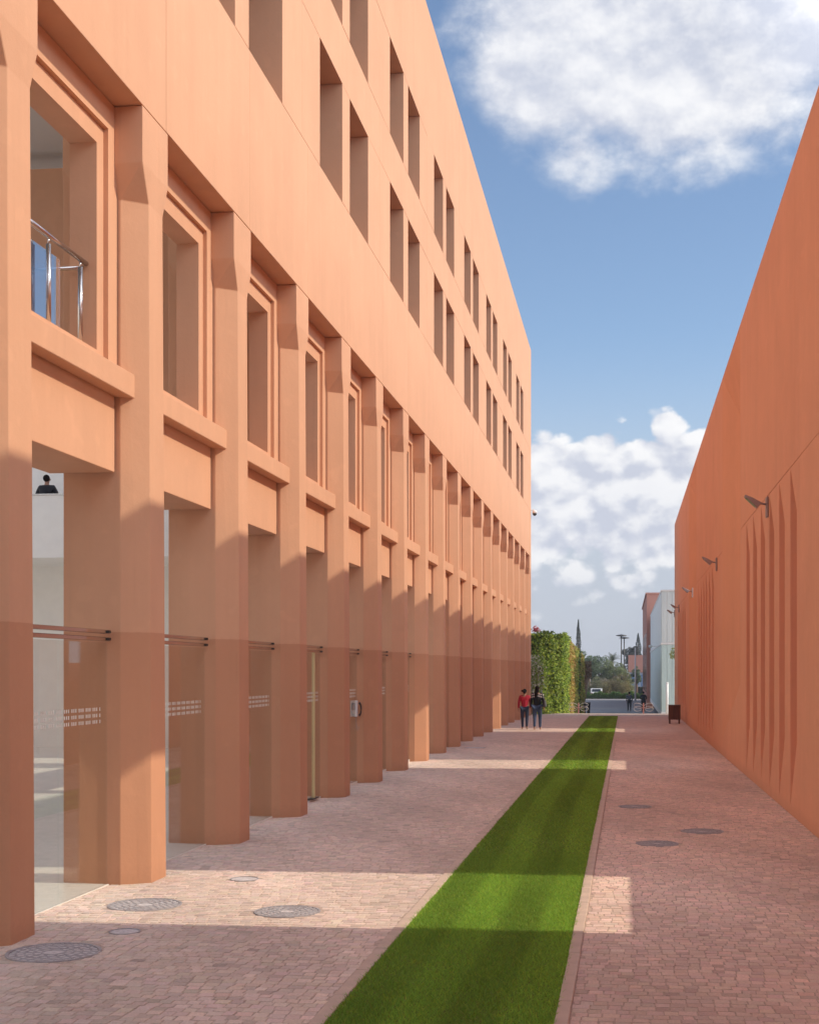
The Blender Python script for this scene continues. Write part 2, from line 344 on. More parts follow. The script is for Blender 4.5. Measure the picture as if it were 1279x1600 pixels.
# setts
def setts(x0, x1, y0, y1, arc):
    out = []
    y = y0
    row = 0
    while y < y1:
        p = 0.098 + rng.normal() * 0.004
        x = x0 - rng.uniform(0, 0.08)
        nx = int((x1 - x0) / 0.098) + 3
        w = np.clip(rng.normal(0.1, 0.012, nx), 0.07, 0.13)
        xe = x + np.concatenate([[0], np.cumsum(w)])
        for j in range(nx):
            a, b = max(xe[j], x0), min(xe[j + 1], x1)
            if b - a < 0.035: continue
            out.append((a, b, y, y + p))
        y += p; row += 1
    q = np.array(out)
    cx = (q[:, 0] + q[:, 1]) / 2
    # courses wave, and lie in shallow fans on the left side
    if arc: off = 0.03 * np.abs(np.sin((cx - x0) * 2.6)) + 0.02 * np.sin(q[:, 2] * 3 + cx * 7)
    else: off = 0.02 * np.sin(cx * 3.1 + q[:, 2] * 0.6) + 0.01 * np.sin(cx * 9 + q[:, 2])
    off = off * np.clip((x1 - cx) / 0.25, 0, 1) * np.clip((cx - x0) / 0.2, 0, 1) if not arc else off * np.clip((x1 - cx - 0.2) / 0.3, 0, 1)
    return q, off
def sett_verts(q, off, gap=0.003):
    n = len(q); ga = gap * rng.uniform(0.4, 1.7, n)
    x0 = q[:, 0] + ga; x1 = q[:, 1] - ga; y0 = q[:, 2] + off + ga; y1 = q[:, 3] + off - ga
    z = gz((y0 + y1) / 2) + rng.normal(0, 0.0008, n)
    j = lambda: rng.normal(0, 0.0032, n); jz = lambda: rng.normal(0, 0.0006, n)
    corners = [(x0, y0), (x1, y0), (x1, y1), (x0, y1)]
    top = []; bot = []
    for cx, cy in corners:
        xx = cx + j(); yy = cy + j()
        mxx = xx + ((x0 + x1) / 2 - xx) * 0.05; myy = yy + ((y0 + y1) / 2 - yy) * 0.05
        top.append(np.stack([mxx, myy, z + jz()], 1)); bot.append(np.stack([xx, yy, z - 0.012], 1))
    V = np.stack(top + bot, 1)     # n,8,3
    return V
F8 = np.array([(0, 1, 2, 3), (4, 5, 1, 0), (5, 6, 2, 1), (6, 7, 3, 2), (7, 4, 0, 3)])
def sett_tint(V, base):
    n = len(V); c = np.array(base)[None, :] * (1 + rng.normal(0, 0.07, (n, 1)))
    c = c * (1 + rng.normal(0, 0.02, (n, 3)))
    dk = rng.random(n) < 0.04; c[dk] *= 0.80
    big = 1 + 0.10 * np.sin(V[:, 0, 0] * 1.7 + 1.3) * np.sin(V[:, 0, 1] * 0.53) + 0.05 * np.sin(V[:, 0, 1] * 1.9 + V[:, 0, 0] * 3)
    return c * big[:, None]
COVERS = [  # x, y, radius, kind
    (-4.42, 10.0, 0.36, 0), (-4.47, 12.12, 0.34, 0), (-3.06, 11.93, 0.30, 0), (-4.18, 10.86, 0.13, 1), (-3.99, 13.75, 0.15, 1),
    (0.38, 17.2, 0.27, 0), (1.02, 18.6, 0.29, 0), (0.13, 21.9, 0.27, 0), (-4.35, 38.5, 0.30, 1)]
for pav, x0, x1, arc, base in ((pl, -5.27, -1.965, True, (0.70, 0.56, 0.475)), (pr, -0.355, RX, False, (0.75, 0.57, 0.48))):
    q, off = setts(x0, x1, 7.3, NEAR - 0.2, arc)
    cx = (q[:, 0] + q[:, 1]) / 2; cy = (q[:, 2] + q[:, 3]) / 2 + off
    keep = np.ones(len(q), bool)
    for (mx_, my_, mr, _) in COVERS: keep &= np.hypot(cx - mx_, cy - my_) > mr + 0.03
    q, off, cx, cy = q[keep], off[keep], cx[keep], cy[keep]
    V = sett_verts(q, off); T = sett_tint(V, base)
    # the 300 that show largest in view stay single stones
    D = cy * math.cos(YAW) - cx * math.sin(YAW); px = 979 + FPX * cx / (0.9936 * D); py = HY + FPX * CAMZ / D
    vis = (px > 5) & (px < 1275) & (py < 1603)
    order = np.argsort(np.where(vis, D, 1e9))[:300]
    single = np.zeros(len(q), bool); single[order] = True
    for i in np.nonzero(single)[0]:
        c = V[i].mean(0)
        np_mesh('cobblestone', V[i] - c, F8, STONE, np.repeat(T[i][None], 5, 0), pav).location = c
    V2 = V[~single]; n = len(V2)
    F = (np.arange(n)[:, None, None] * 8 + F8[None]).reshape(-1, 4)
    np_mesh('cobblestones', V2.reshape(-1, 3), F, STONE, np.repeat(T[~single], 5, 0), pav, kind='stuff')

# manhole covers
CL = ['round cast iron manhole cover at the foot of the nearest pillar', 'round manhole cover half in sun beside the lit second pillar',
      'stone speckled manhole cover at the edge of the sunlit band', 'small plain grey disc cover between two large covers',
      'pale small cover lying in the sunlit cobbles', 'round grey manhole cover right of the lawn, nearer of the pair', 'round manhole cover closest to the grooved orange wall',
      'manhole cover next to the lawn kerb, farthest on the right pavement', 'thin flat drain cover far along the left pavement']
for (x, y, r, kd), lab in zip(COVERS, CL):
    z = float(gz(y)) + 0.002
    t = thing('manhole_cover', lab, 'manhole cover', (x, y, z), rng.uniform(0, 3), 'manhole covers in the paving')
    def ring(mb, r0, r1, z0, z1, n=40):
        vs = []; fs = []
        for k in range(n):
            a = 2 * math.pi * k / n; c, s_ = math.cos(a), math.sin(a)
            vs += [(r0 * c, r0 * s_, z1), (r1 * c, r1 * s_, z1), (r1 * c, r1 * s_, z0), (r0 * c, r0 * s_, z0)]
        for k in range(n):
            a = 4 * k; b = 4 * ((k + 1) % n)
            fs += [(a, a + 1, b + 1, b), (a + 1, a + 2, b + 2, b + 1), (a + 3, a, b, b + 3)]
        mb.add(vs, fs)
    fr = MB(); ring(fr, r * 0.93, r, -0.02, 0.004); fr.build('frame', IRON, t)
    pt = MB(); pt.loft([[(r * 0.915 * math.cos(a), r * 0.915 * math.sin(a), zz) for a in np.linspace(0, 2 * math.pi, 41)[:-1]] for zz in (-0.02, -0.002)]); pt.build('plate', IRONF, t)
    if kd == 0:
        rb = MB()
        for rr in (0.22, 0.40, 0.58, 0.76): ring(rb, r * rr, r * (rr + 0.045), -0.003, 0.0025, 32)
        for rr, cnt in ((0.33, 10), (0.51, 16), (0.69, 22), (0.86, 28)):
            for k in range(cnt):
                a = 2 * math.pi * (k + 0.3 * rr) / cnt; c, s_ = math.cos(a) * r * rr, math.sin(a) * r * rr; w = 0.008; d = r * 0.055
                ux, uy = math.cos(a), math.sin(a)
                rb.prism([(c + ux * d - uy * w, s_ + uy * d + ux * w), (c - ux * d - uy * w, s_ - uy * d + ux * w), (c - ux * d + uy * w, s_ - uy * d - ux * w), (c + ux * d + uy * w, s_ + uy * d - ux * w)], -0.003, 0.002)
        rb.build('raised_pattern', IRON, t, kind='stuff')

# kerbs
for nm, x0, x1 in (('kerb_left', -1.96, -1.865), ('kerb_right', -0.45, -0.36)):
    k = strip_sheet(nm, x0 + 0.003, x1 - 0.003, [2, 12, 67.5], -0.01, MORTAR, kind='structure')
    y = 6.6; proto = None
    while y < 67.3:
        ln = 0.76; zz = float(gz(y))
        if proto is None:
            mb = MB(); mb.box(x0, x1, 0, ln - 0.012, -0.05, 0.012); proto = mb.build('kerbstone', KERB, k, bevel=0.005); o = proto
        else: o = proto.copy(); COL.objects.link(o); o.parent = k
        o.location = (rng.normal(0, 0.0015), y, zz + rng.normal(0, 0.0015)); y += ln
# lawn
def lawn():
    segs = [(7.2, 16, 7200, 0.0042), (16, 30, 2600, 0.007), (30, 67.4, 700, 0.014)]
    Vs = []; Ts = []
    for y0, y1, dens, w in segs:
        n = int((y1 - y0) * 1.40 * dens)
        x = rng.uniform(-1.868, -0.445, n); y = rng.uniform(y0, y1, n)
        h = rng.uniform(0.018, 0.036, n) * (1 + 0.15 * np.sin(y * 2.1) * np.sin(x * 5))
        a = rng.uniform(0, 2 * math.pi, n); lean = rng.normal(0, 0.024, (n, 2)) 
        ww = w * rng.uniform(0.6, 1.3, n); b = np.stack([np.cos(a) * ww, np.sin(a) * ww, np.zeros(n)], 1)
        zb = gz(y) - 0.004; P = np.stack([x, y, zb], 1)
        tip = P + np.stack([lean[:, 0], lean[:, 1], h], 1)
        Vs.append(np.stack([P - b, P + b, tip], 1).reshape(-1, 3))
        # mowing tracks, lying along the lawn, plus patchy growth
        st = 0.92 + 0.12 * np.tanh(4 * np.sin((x + 0.05 * np.sin(y * 0.35)) * 2 * math.pi / 0.72 + 0.6)) + 0.08 * np.sin(y * 0.9 + x * 3) * np.sin(x * 7 + y * 0.4)
        c = np.array([0.285, 0.50, 0.07])[None] * (st * rng.uniform(0.7, 1.3, n))[:, None]
        yel = rng.random(n) < 0.18; c[yel] = c[yel] * np.array([1.5, 1.12, 1.1])
        Ts.append(c)
    V = np.concatenate(Vs); T = np.concatenate(Ts); F = np.arange(len(V)).reshape(-1, 3)
    np_mesh('lawn_grass', V, F, GRASSM, T, kind='stuff', label='mown green grass strip running between two paved walks', category='grass')
lawn()

# ------------------------------------------------------------------ left building
LB = thing('terracotta_building', 'long four storey terracotta building with deep pillars and paired slot windows, on the left', 'building', (A, YK(0), 0))
LBo = Vector(LB.location)
def rel(mb_or_pts): return mb_or_pts
class LMB(MB):
    """mesh builder that keeps world coordinates but builds children of the building"""
    def build(s, name, mats, parent=None, origin=None, **kw):
        base = LBo if parent is LB else origin
        s.v = [(x - base[0], y - base[1], z - base[2]) for x, y, z in s.v]
        return super().build(name, mats, parent, **kw)
G = 0.004
# --- pillars (one shape, copied)
def ring_low(z, t): # t 0 at base .. 1 at capital foot
    xo = A - 0.03 * t
    return [(xo, -0.03 * t), (xo, -0.44), (-5.14, -0.61), (-5.51, -0.61), (-5.76, -0.58), (-5.76, 0.0)]
cap_ring = [(A, 0.05), (A, -0.70), (-5.13, -0.70), (-5.51, -0.665), (-5.76, -0.60), (-5.76, 0.05)]
pm = MB()
rings = [[(x - A, y, z) for x, y in ring_low(z, t)] for z, t in ((-0.35, 0), (7.0, 1))] + [[(x - A, y, z) for x, y in cap_ring] for z in (7.34, 7.92 - G)]
pm.loft(rings)
# the stop of each chamfer folds along its own diagonal
_nf = []; 
for f in pm.f:
    if f == (7, 8, 14, 13): _nf += [(7, 8, 13), (8, 14, 13)]
    else: _nf.append(f)
pm.f = _nf; pm.m = [0] * len(_nf)
pil = None
for k in range(-1, 19):
    if pil is None: pil = pm.build('pillar', WALL_L, LB, bevel=0.006); o = pil
    else: o = pil.copy(); COL.objects.link(o); o.parent = LB
    o.location = (0, YK(k) - LBo.y, 0)
# --- bays: window surround, sill, spandrel
def bay_parts():
    B0, B1 = -BAY, -0.66       # local: far face of previous pillar .. near face of this one
    s = MB()
    x = lambda v: v - A
    z1 = 7.92 - G
    s.box(x(-5.17), x(-5.55), B1 - 0.20, B1 + 0.03, 5.22, z1); s.box(x(-5.17), x(-5.55), B0 - 0.02, B0 + 0.2, 5.22, z1); s.box(x(-5.17), x(-5.55), B0 + 0.2, B1 - 0.2, 7.63, z1)
    s.build_name = 'window_surround'
    f = MB(); f.box(x(-5.22), x(-5.5), B1 - 0.37, B1 - 0.2, 5.22, 7.63); f.box(x(-5.22), x(-5.5), B0 + 0.2, B0 + 0.4, 5.22, 7.63)
    f.box(x(-5.22), x(-5.5), B0 + 0.4, B1 - 0.37, 7.43, 7.63); f.box(x(-5.22), x(-5.5), B0 + 0.4, B1 - 0.37, 5.22, 5.37)
    p = MB(); p.box(x(-5.19), x(-5.88), B0 - 0.02, B1 + 0.02, 4.21, 5.218)
    l = MB(); l.box(x(-5.02), x(-5.188), B0 - 0.02, B1 + 0.18, 4.98, 5.225)
    return [('window_surround', s, 0), ('window_frame', f, 0), ('spandrel', p, 0.005), ('window_sill', l, 0.008)]
protos = []
for k in range(0, 19):
    if not protos:
        for nm, mb, bv in bay_parts(): protos.append(mb.build(nm, WALL_L, LB, bevel=bv))
        objs = protos
    else:
        objs = []
        for p in protos: c = p.copy(); COL.objects.link(c); c.parent = LB; objs.append(c)
    for o in objs: o.location = (0, YK(k) - LBo.y, 0)
# --- upper wall panels, joint by joint, and the two rows of slot windows
Yend = 68.5
def panel(y0, y1, z0, z1, xb=-5.47, name='wall_panel'):
    mb = MB(); w = y1 - y0 - 0.007; h = z1 - z0 - 0.007
    mb.box(0, xb - A, 0, w, 0, h)
    o = mb.build(name, WALL_L, LB, bevel=0.003); o.location = (rng.normal(0, 0.0008), y0 - LBo.y + 0.0035, z0 + 0.0035); return o
ZA, ZB, ZC, ZD, ZE = 7.92, 10.25, 12.30, 13.30, 15.30
ykl = [YK(k) for k in range(-2, 19)] + [Yend]
for a, b in zip(ykl[:-1], ykl[1:]): panel(a, b, ZA, ZB)
W0, PER = 21.05, 6.378
wins = []
for m in range(-2, 7): s0 = W0 + PER * m; wins += [(s0, s0 + 1.70), (s0 + 2.32, s0 + 4.02)]
for z0, z1 in ((ZB, ZC), (ZD, ZE)):
    prev = None
    for i, (a, b) in enumerate(wins):
        if prev is not None:
            if a - prev > 1: mdl = (a + prev) / 2; panel(prev, mdl, z0, z1); panel(mdl, a, z0, z1)
            else: panel(prev, a, z0, z1)
        prev = b
    panel(prev, Yend, z0, z1)
    for a, b in wins:
        mb = MB(); yy0, yy1 = 0, b - a
        for bx in ((yy0, yy0 + 0.06, 0, z1 - z0), (yy1 - 0.06, yy1, 0, z1 - z0), (yy0 + 0.06, yy1 - 0.06, 0, 0.06), (yy0 + 0.06, yy1 - 0.06, z1 - z0 - 0.06, z1 - z0), ((yy0 + yy1) / 2 - 0.03, (yy0 + yy1) / 2 + 0.03, 0.06, z1 - z0 - 0.06)):
            mb.box(-0.56, -0.62, *bx)
        w = mb.build('window', DSTEEL, LB); w.location = (0, a - LBo.y, z0)
        for q in (0, 1):
            y_0 = 0.062 + q * ((b - a) / 2 - 0.03); pn = MB(); pn.box(-0.585, -0.60, y_0, y_0 + (b - a) / 2 - 0.095, 0.062, z1 - z0 - 0.062); pn.build('pane', DARKGL, w)
cuts = [W0 + PER * m - 1.18 for m in range(-2, 8)] + [Yend]
for a, b in zip(cuts[:-1], cuts[1:]): panel(a, b, ZC, ZD)
for m in range(-2, 8):
    a = W0 + PER * m - 1.18; b = min(a + PER, Yend)
    if b > a + 0.5: panel(a, b, ZE, ROOF_L, xb=-5.6)
# --- inner structure
core = LMB()
core.box(-6.05, -6.30, -2, 37, 9.43, 18.3)               # wall behind the upper rooms
core.box(-6.02, -36, 37, 68.0, -0.8, 18.3)  # unseen core, added to block light leaking from behind
core.box(A - 0.02, -20, 68.02, 68.48, -1.0, ROOF_L - 0.1)   # end wall
core.box(A, -5.7, 68.11, 68.5, -0.4, 7.915)
core.build('rear_wall', WALL_L, LB)
rf = LMB(); rf.box(-5.6, -20, -2, 68.0, 18.3, 18.4) if False else rf.box(-5.48, -6.30, -2, 68.0, 18.2, 18.3); rf.build('roof', WALL_L, LB)
fl = LMB(); fl.box(-5.47, -6.04, -2, 68, 12.6, 12.9); fl.box(-5.47, -6.04, -2, 68, 9.5, 9.8); fl.build('floor_slab', CEIL, LB)
# hall behind the glass: white walls, gallery, pale floor
h = LMB(); h.box(-5.26, -36, -2, 36.9, -0.06, 0.004); h.build('hall_floor', TILE, LB)
h = LMB(); h.box(-6.35, -36, 36.3, 36.9, 0, 14); h.box(-36.0, -36.4, -2, 36.3, 0, 14); h.box(-5.9, -36.0, -2.2, -1.9, 0, 14); h.build('hall_wall', WHITE, LB)  # far wall is unseen, set deep so sunlight bounces inside
h = LMB(); h.box(-6.31, -6.36, -1.8, 36.2, 9.5, 18.2); h.build('hall_bounce_lining', WHITE, LB)  # added out of view, its white bounces light into the hall
h = LMB(); h.box(-9.5, -35.9, 33.38, 33.62, 6.722, 6.76); h.build('parapet_cap', STEEL, LB)
h = LMB(); h.box(-9.5, -35.9, 33.6, 36.3, 5.1, 5.45); h.build('gallery_floor', WHITE, LB)
h = LMB(); h.box(-9.5, -35.9, 33.4, 33.6, 5.1, 6.72); h.build('gallery_parapet', WHITE, LB)
h = LMB(); h.box(-5.9, -9.0, 17.6, 18.0, 5.3, 9.05); h.build('cross_wall', WALL_L, LB)
h = LMB(); h.box(-5.72, -9.0, -1.5, 33, 9.3, 9.42); h.build('ceiling', CEIL, LB)
# --- glass screens under the spandrels
def screen(k, joint=None, door=False):
    y0, y1 = -BAY + 0.004, -0.662
    root = bpy.data.objects.new('glass_screen', None); COL.objects.link(root); root.parent = LB; root.location = (0, YK(k) - LBo.y, 0)
    xs = -5.26 - A; jn = [y0, y1] if joint is None else [y0, y0 + joint - 0.006, y0 + joint + 0.006, y1]
    for i in range(0, len(jn), 2):
        mb = MB(); mb.box(xs, xs - 0.012, jn[i], jn[i + 1], 0.012, 2.47); mb.build('glass_pane', GLASS, root)
    for zr in (2.485, 2.560):
        mb = MB(); mb.box(xs + 0.03, xs - 0.04, y0, y1 + 0.0, zr, zr + 0.042); mb.build('rail', STEEL, root, bevel=0.006)
    for zr in (2.492, 2.567):
        mb = MB(); mb.box(xs + 0.05, xs + 0.031, y1 - 0.07, y1 - 0.02, zr, zr + 0.028); mb.build('clamp', DSTEEL, root)
    mk = MB()
    for r_ in range(3):
        yy = y0 + 0.25; c = 0
        while yy < y1 - 0.2:
            mk.box(xs + 0.0135, xs + 0.0125, yy, yy + 0.022, 1.66 + r_ * 0.062, 1.695 + r_ * 0.062); c += 1
            yy += 0.045 + (0.035 if c % 3 == 0 else 0)
    mk.build('frosted_marking', FROST, root, kind='stuff')
    if door:
        mb = MB(); mb.box(xs + 0.02, xs - 0.03, y0 + joint + 0.01, y0 + joint + 0.045, 0.02, 2.48); mb.build('door_edge', BRASS, root)
        mb = MB(); mb.box(xs + 0.05, xs - 0.05, y0 + joint - 0.25, y0 + joint + 0.2, 0.012, 0.03); mb.build('floor_hinge', DSTEEL, root)
    return root
for k in range(0, 8): screen(k, 1.35 if k == 1 else (2.02 if k == 4 else None), k == 4)
screen(13); screen(14)

# loggia balustrade at the first upper window
bal = thing('balustrade', 'steel handrail with blue glass panel inside the first upper window', 'railing', (-5.32, 12.0, 5.37))
def bl(p, q, r, n=12, nm='handrail'): mb = MB(); mb.tube([p, q], r, n); mb.build(nm, STEEL, bal, smooth=True)
bl((0, -0.9, 0.85), (0, 0.79, 0.85), 0.026); bl((-0.02, 0.76, 0.80), (-1.6, 0.76, 0.80), 0.020)
for y in (-0.75, -0.08, 0.65):
    bl((0, y, 0), (0, y, 0.77), 0.024, nm='post'); bl((0, y, 0.77), (0, y, 0.83), 0.010, nm='pin')
for y0, y1 in ((-0.9, 0.36),):
    mb = MB(); mb.box(-0.08, -0.092, y0, y1, 0.0, 0.76); mb.build('glass_panel', BGLASS, bal)
# wall telephone
ph = thing('telephone', 'white wall telephone with black handset fixed between two shaded pillars', 'telephone', (-5.30, YK(5) - 0.662, 1.42))
mb = MB(); mb.box(-0.075, 0.06, -0.10, 0, -0.15, 0.17); mb.build('body', PLW, ph, bevel=0.01)
mb = MB(); mb.tube([(0.085 + 0.05 * math.sin(a), -0.06, 0.0 + 0.125 * math.cos(a)) for a in np.linspace(0.15, math.pi - 0.15, 9)], [0.026, 0.017, 0.013, 0.012, 0.012, 0.012, 0.013, 0.017, 0.026], 8); mb.build('handset', PLB, ph, smooth=True)
mb = MB(); mb.box(-0.05, 0.03, -0.106, -0.1, -0.02, 0.12); mb.build('keypad', LAMPG, ph)
mb = MB(); mb.tube([(0.03, -0.05, -0.15), (0.035, -0.05, -0.28), (0.06, -0.04, -0.42), (0.085, -0.04, -0.36), (0.075, -0.04, -0.33)], 0.005, 6); mb.build('cord', LAMPG, ph)
# dome camera on the far corner
cc = thing('security_camera', 'small white dome camera hanging from the far corner of the tall building', 'camera', (A, 68.3, 10.3))
mb = MB(); mb.tube([(0, 0, 0.0), (0.17, 0, 0.02), (0.19, 0, -0.02)], 0.025, 8); mb.build('arm', WPAINT, cc)
mb = MB(); mb.loft([[(0.2 + r_ * math.cos(a), r_ * math.sin(a), z) for a in np.linspace(0, 2 * math.pi, 17)[:-1]] for r_, z in ((0.05, 0), (0.12, -0.05), (0.12, -0.16))]); mb.build('housing', WPAINT, cc, smooth=True)
mb = MB(); mb.loft([[(0.2 + r_ * math.cos(a), r_ * math.sin(a), z) for a in np.linspace(0, 2 * math.pi, 17)[:-1]] for r_, z in ((0.11, -0.16), (0.10, -0.23), (0.04, -0.28))]); mb.build('dome', PLB, cc, smooth=True)

# ------------------------------------------------------------------ right building
RB = thing('orange_building', 'long blank orange rendered wall with grooved panels and tall recesses, on the right', 'building', (RX, 10, 0))
class RMB(MB):
    def build(s, name, mats, parent=RB, **kw):
        s.v = [(x - RX, y - 10, z) for x, y, z in s.v]; return super().build(name, mats, parent, **kw)
ZS = 5.30; TH = 3.12
def rpanel(y0, y1, z0, z1, x0=RX, x1=TH, nm='wall_panel', g_=0.0035):
    m_ = RMB(); m_.box(x0, x1, y0 + g_, y1 - g_, z0 + (g_ if z0 > 0 else -0.6), z1 - g_); m_.build(nm, WALL_R, bevel=0.003)
def flutes(y0, y1):
    """a lower panel with six tapering vertical grooves"""
    m_ = RMB(); n = 6; pitch = 1.53; ys0 = y1 - 0.05 - pitch * n + 0.2
    zl = [-0.6, 0.12, 1.1, 4.55, ZS - 0.01]; dp = [0, 0, 0.115, 0.115, 0]
    LW = 0.78
    rings = []
    for z, t in zip(zl, (0, 0, 1, 1, 0)):
        r_ = [(RX, y0 + 0.0035, z)]
        for j in range(n):
            yj = y0 + 1.05 + pitch * j; e = 0.004 * (j + 1) * 0
            w = max(LW * t, 0.004); d = 0.42 * t
            r_ += [(RX, yj - w, z), (RX + d, yj - w * 0.97, z), (RX + d, yj - w * 0.04, z), (RX, yj, z)]
        r_ += [(RX, y1 - 0.0035, z), (TH, y1 - 0.0035, z), (TH, y0 + 0.0035, z)]
        rings.append(r_)
    m_.loft(rings); m_.build('grooved_panel', WALL_R)
def slot(y0, y1, ta, tb):
    """splayed tall recess: street edge y0..y1, light slit ta..tb at the back"""
    xb = 2.98; zt = 7.70; zs = 2.36; zc = 7.9; T = ROOF_R - 0.004
    fs = RMB(); fs.add([(RX, y1, 0.35), (RX, y1, T), (xb, tb, zc), (xb, tb, zs)], [(0, 1, 2), (0, 2, 3)]); fs.build('splayed_reveal', WALL_R)
    hd = RMB(); hd.add([(RX, y0, T), (RX, y1, T), (xb, tb, zc), (xb, y0, zc)], [(0, 1, 2), (0, 2, 3)]); hd.build('sloping_head', WALL_R)
    sl_ = RMB(); sl_.add([(RX, y0, 1.88), (RX, y1, 0.35), (xb, tb, zs), (xb, y0, zs)], [(0, 1, 2), (0, 2, 3)]); sl_.build('sloping_sill', WALL_R)
    ap = RMB(); ap.add([(RX, y0, -0.6), (RX, y1, -0.6), (RX, y1, 0.35), (RX, y0, 1.88)], [(0, 1, 2, 3)]); ap.build('recess_apron', WALL_R)
    bk = RMB(); bk.box(xb + 0.003, TH, y0 - 0.1, y1, -0.6, zs - 0.002); bk.box(xb + 0.003, TH, y0 - 0.1, y1, zt, T); bk.box(xb + 0.006, TH, tb, y1, zs - 0.002, zt); bk.build('back_wall', WALL_R)
    # near jamb
P0 = 19.0
rpanel(-1, 11.3, 0, ROOF_R)
REND = 71.7
for n in range(0, 3):
    ta = 11.5 + P0 * n - (0.1 if n else 0); tb = ta + 2.9
    y0 = ta - 0.1; y1 = tb + 2.6
    slot(y0, y1, ta, tb)
    nxt = (11.5 + P0 * (n + 1) - 0.1) - 0.1 if n < 2 else REND
    if n < 3:
        mids = [y1, y1 + 3.2, y1 + 3.2 + 9.3, nxt]
        f0 = 20.0 + P0 * n + 0.15 * (1 if n else 0) ; f1 = f0 + 9.6
        # flush stretches and grooved stretch, lower tier
        rpanel(y1, f0, 0, ZS); flutes(f0, f1); rpanel(f1, nxt, 0, ZS)
        rpanel(y1, f0 + 0.5, ZS, ROOF_R); rpanel(f0 + 0.5, nxt, ZS, ROOF_R)
    else: rpanel(y1, nxt, 0, ZS); rpanel(y1, nxt, ZS, ROOF_R)
eb = RMB(); eb.box(TH + 0.002, 12, REND - 0.4, REND, -1, ROOF_R - 0.05); eb.box(TH + 0.002, 12, -1, -0.6, -0.6, ROOF_R - 0.05); eb.build('end_wall', WALL_R)

# wall lamps
ll = ['largest wall spotlight, above the nearest grooved panel', 'second wall spotlight along the orange wall, just before the middle grooved panel', 'third wall spotlight along the orange wall',
      'fourth wall spotlight along, near the end of the orange wall', 'last small wall spotlight at the far end of the orange wall']
def spot(y, lab):
    t = thing('wall_spotlight', lab, 'wall lamp', (RX, y, 5.08), 0, 'spotlights on the orange wall')
    mb = MB(); mb.box(-0.045, 0, -0.085, 0.085, -0.19, 0.19); mb.build('mounting_plate', LAMPM, t, bevel=0.02)
    mb = MB(); mb.tube([(-0.04, 0, 0.05), (-0.13, 0, 0.07), (-0.20, 0, 0.075)], 0.018, 8); mb.build('arm', LAMPM, t, smooth=True)
    hb = MB()
    # tilted floodlight head: slab rising away from the wall
    def P(u, v, w): # u along tilt (outwards/up), v across, w thickness
        ca, sa = math.cos(R(38)), math.sin(R(38)); u, v, w = u * 0.78, v * 0.78, w * 0.78; return (-0.18 - u * ca + w * sa, v, 0.03 + u * sa + w * ca)
    r0 = [P(-0.02, v, w) for v, w in ((-0.13, -0.06), (0.13, -0.06), (0.13, 0.09), (-0.13, 0.09))]
    r1 = [P(0.20, v, w) for v, w in ((-0.15, -0.045), (0.15, -0.045), (0.15, 0.055), (-0.15, 0.055))]
    r2 = [P(0.38, v, w) for v, w in ((-0.13, -0.02), (0.13, -0.02), (0.13, 0.012), (-0.13, 0.012))]
    hb.loft([r0, r1, r2]); hb.build('lamp_head', LAMPM, t, bevel=0.008)
    gl = MB(); gl.add([P(0.03, -0.11, -0.062), P(0.33, -0.12, -0.034), P(0.33, 0.12, -0.034), P(0.03, 0.11, -0.062)], [(0, 1, 2, 3)]); gl.build('lamp_glass', LAMPG, t)
    return t
def copy_tree(o, parent=None):
    c = o.copy(); COL.objects.link(c)
    if parent is not None: c.parent = parent; c.matrix_parent_inverse = o.matrix_parent_inverse.copy()
    for ch in list(o.children): copy_tree(ch, c)
    return c
sp0 = spot(24.3, ll[0])
for y, lab in zip((37.9, 51.8, 65.3, 71.2), ll[1:]):
    c = copy_tree(sp0); c.location = (RX, y, 5.12); c['label'] = lab

# litter bin
bn = thing('litter_bin', 'dark wooden slatted litter bin on legs by the orange wall', 'bin', (2.0, 57.8, float(gz(57.8))))
mb = MB(); mb.box(-0.22, 0.22, -0.19, 0.19, 0.2, 0.70); mb.build('liner', DSTEEL, bn)
for sx, sy in ((-1, -1), (1, -1), (1, 1), (-1, 1)): mb = MB(); mb.box(sx * 0.2 - 0.03, sx * 0.2 + 0.03, sy * 0.17 - 0.03, sy * 0.17 + 0.03, 0, 0.2); mb.build('leg', WOOD, bn)
for i in range(5):
    x = -0.245 + i * 0.098
    for yy in (-0.215, 0.195): mb = MB(); mb.box(x, x + 0.09, yy, yy + 0.02, 0.17, 0.77); mb.build('slat', WOOD, bn, bevel=0.004)
for i in range(4):
    y = -0.19 + i * 0.098
    for xx in (-0.25, 0.228): mb = MB(); mb.box(xx, xx + 0.02, y, y + 0.085, 0.17, 0.77); mb.build('slat', WOOD, bn, bevel=0.004)
mb = MB(); mb.box(-0.26, 0.26, -0.22, 0.22, 0.775, 0.80); mb.build('lid', WOOD, bn, bevel=0.005)

# bicycle racks: looped tubes on a pink post
def rack(x, y, lab):
    t = thing('bike_rack', lab, 'bicycle rack', (x, y, float(gz(y))), 0, 'looped bicycle racks')
    mb = MB(); mb.box(-0.035, 0.035, -0.035, 0.035, 0, 0.58); mb.build('post', PINK, t, bevel=0.01)
    for sx in (-1, 1):
        for (cx_, cz, rx_, rz_, tl) in ((0.27, 0.44, 0.25, 0.13, 0.25), (0.30, 0.28, 0.22, 0.13, -0.1)):
            pts = []
            for a in np.linspace(0, 2 * math.pi, 21)[:-1]:
                u, v = rx_ * math.cos(a), rz_ * math.sin(a); pts.append((sx * (cx_ + u * math.cos(tl) - v * math.sin(tl)), 0, cz + u * math.sin(tl) + v * math.cos(tl)))
            mb = MB(); mb.tube(pts, 0.013, 6, closed=True); mb.build('loop', WPAINT, t, smooth=True)
        mb = MB(); mb.box(sx * 0.12 - 0.03, sx * 0.12 + 0.03, -0.03, 0.03, 0.30, 0.36); mb.build('clip', PINK, t)
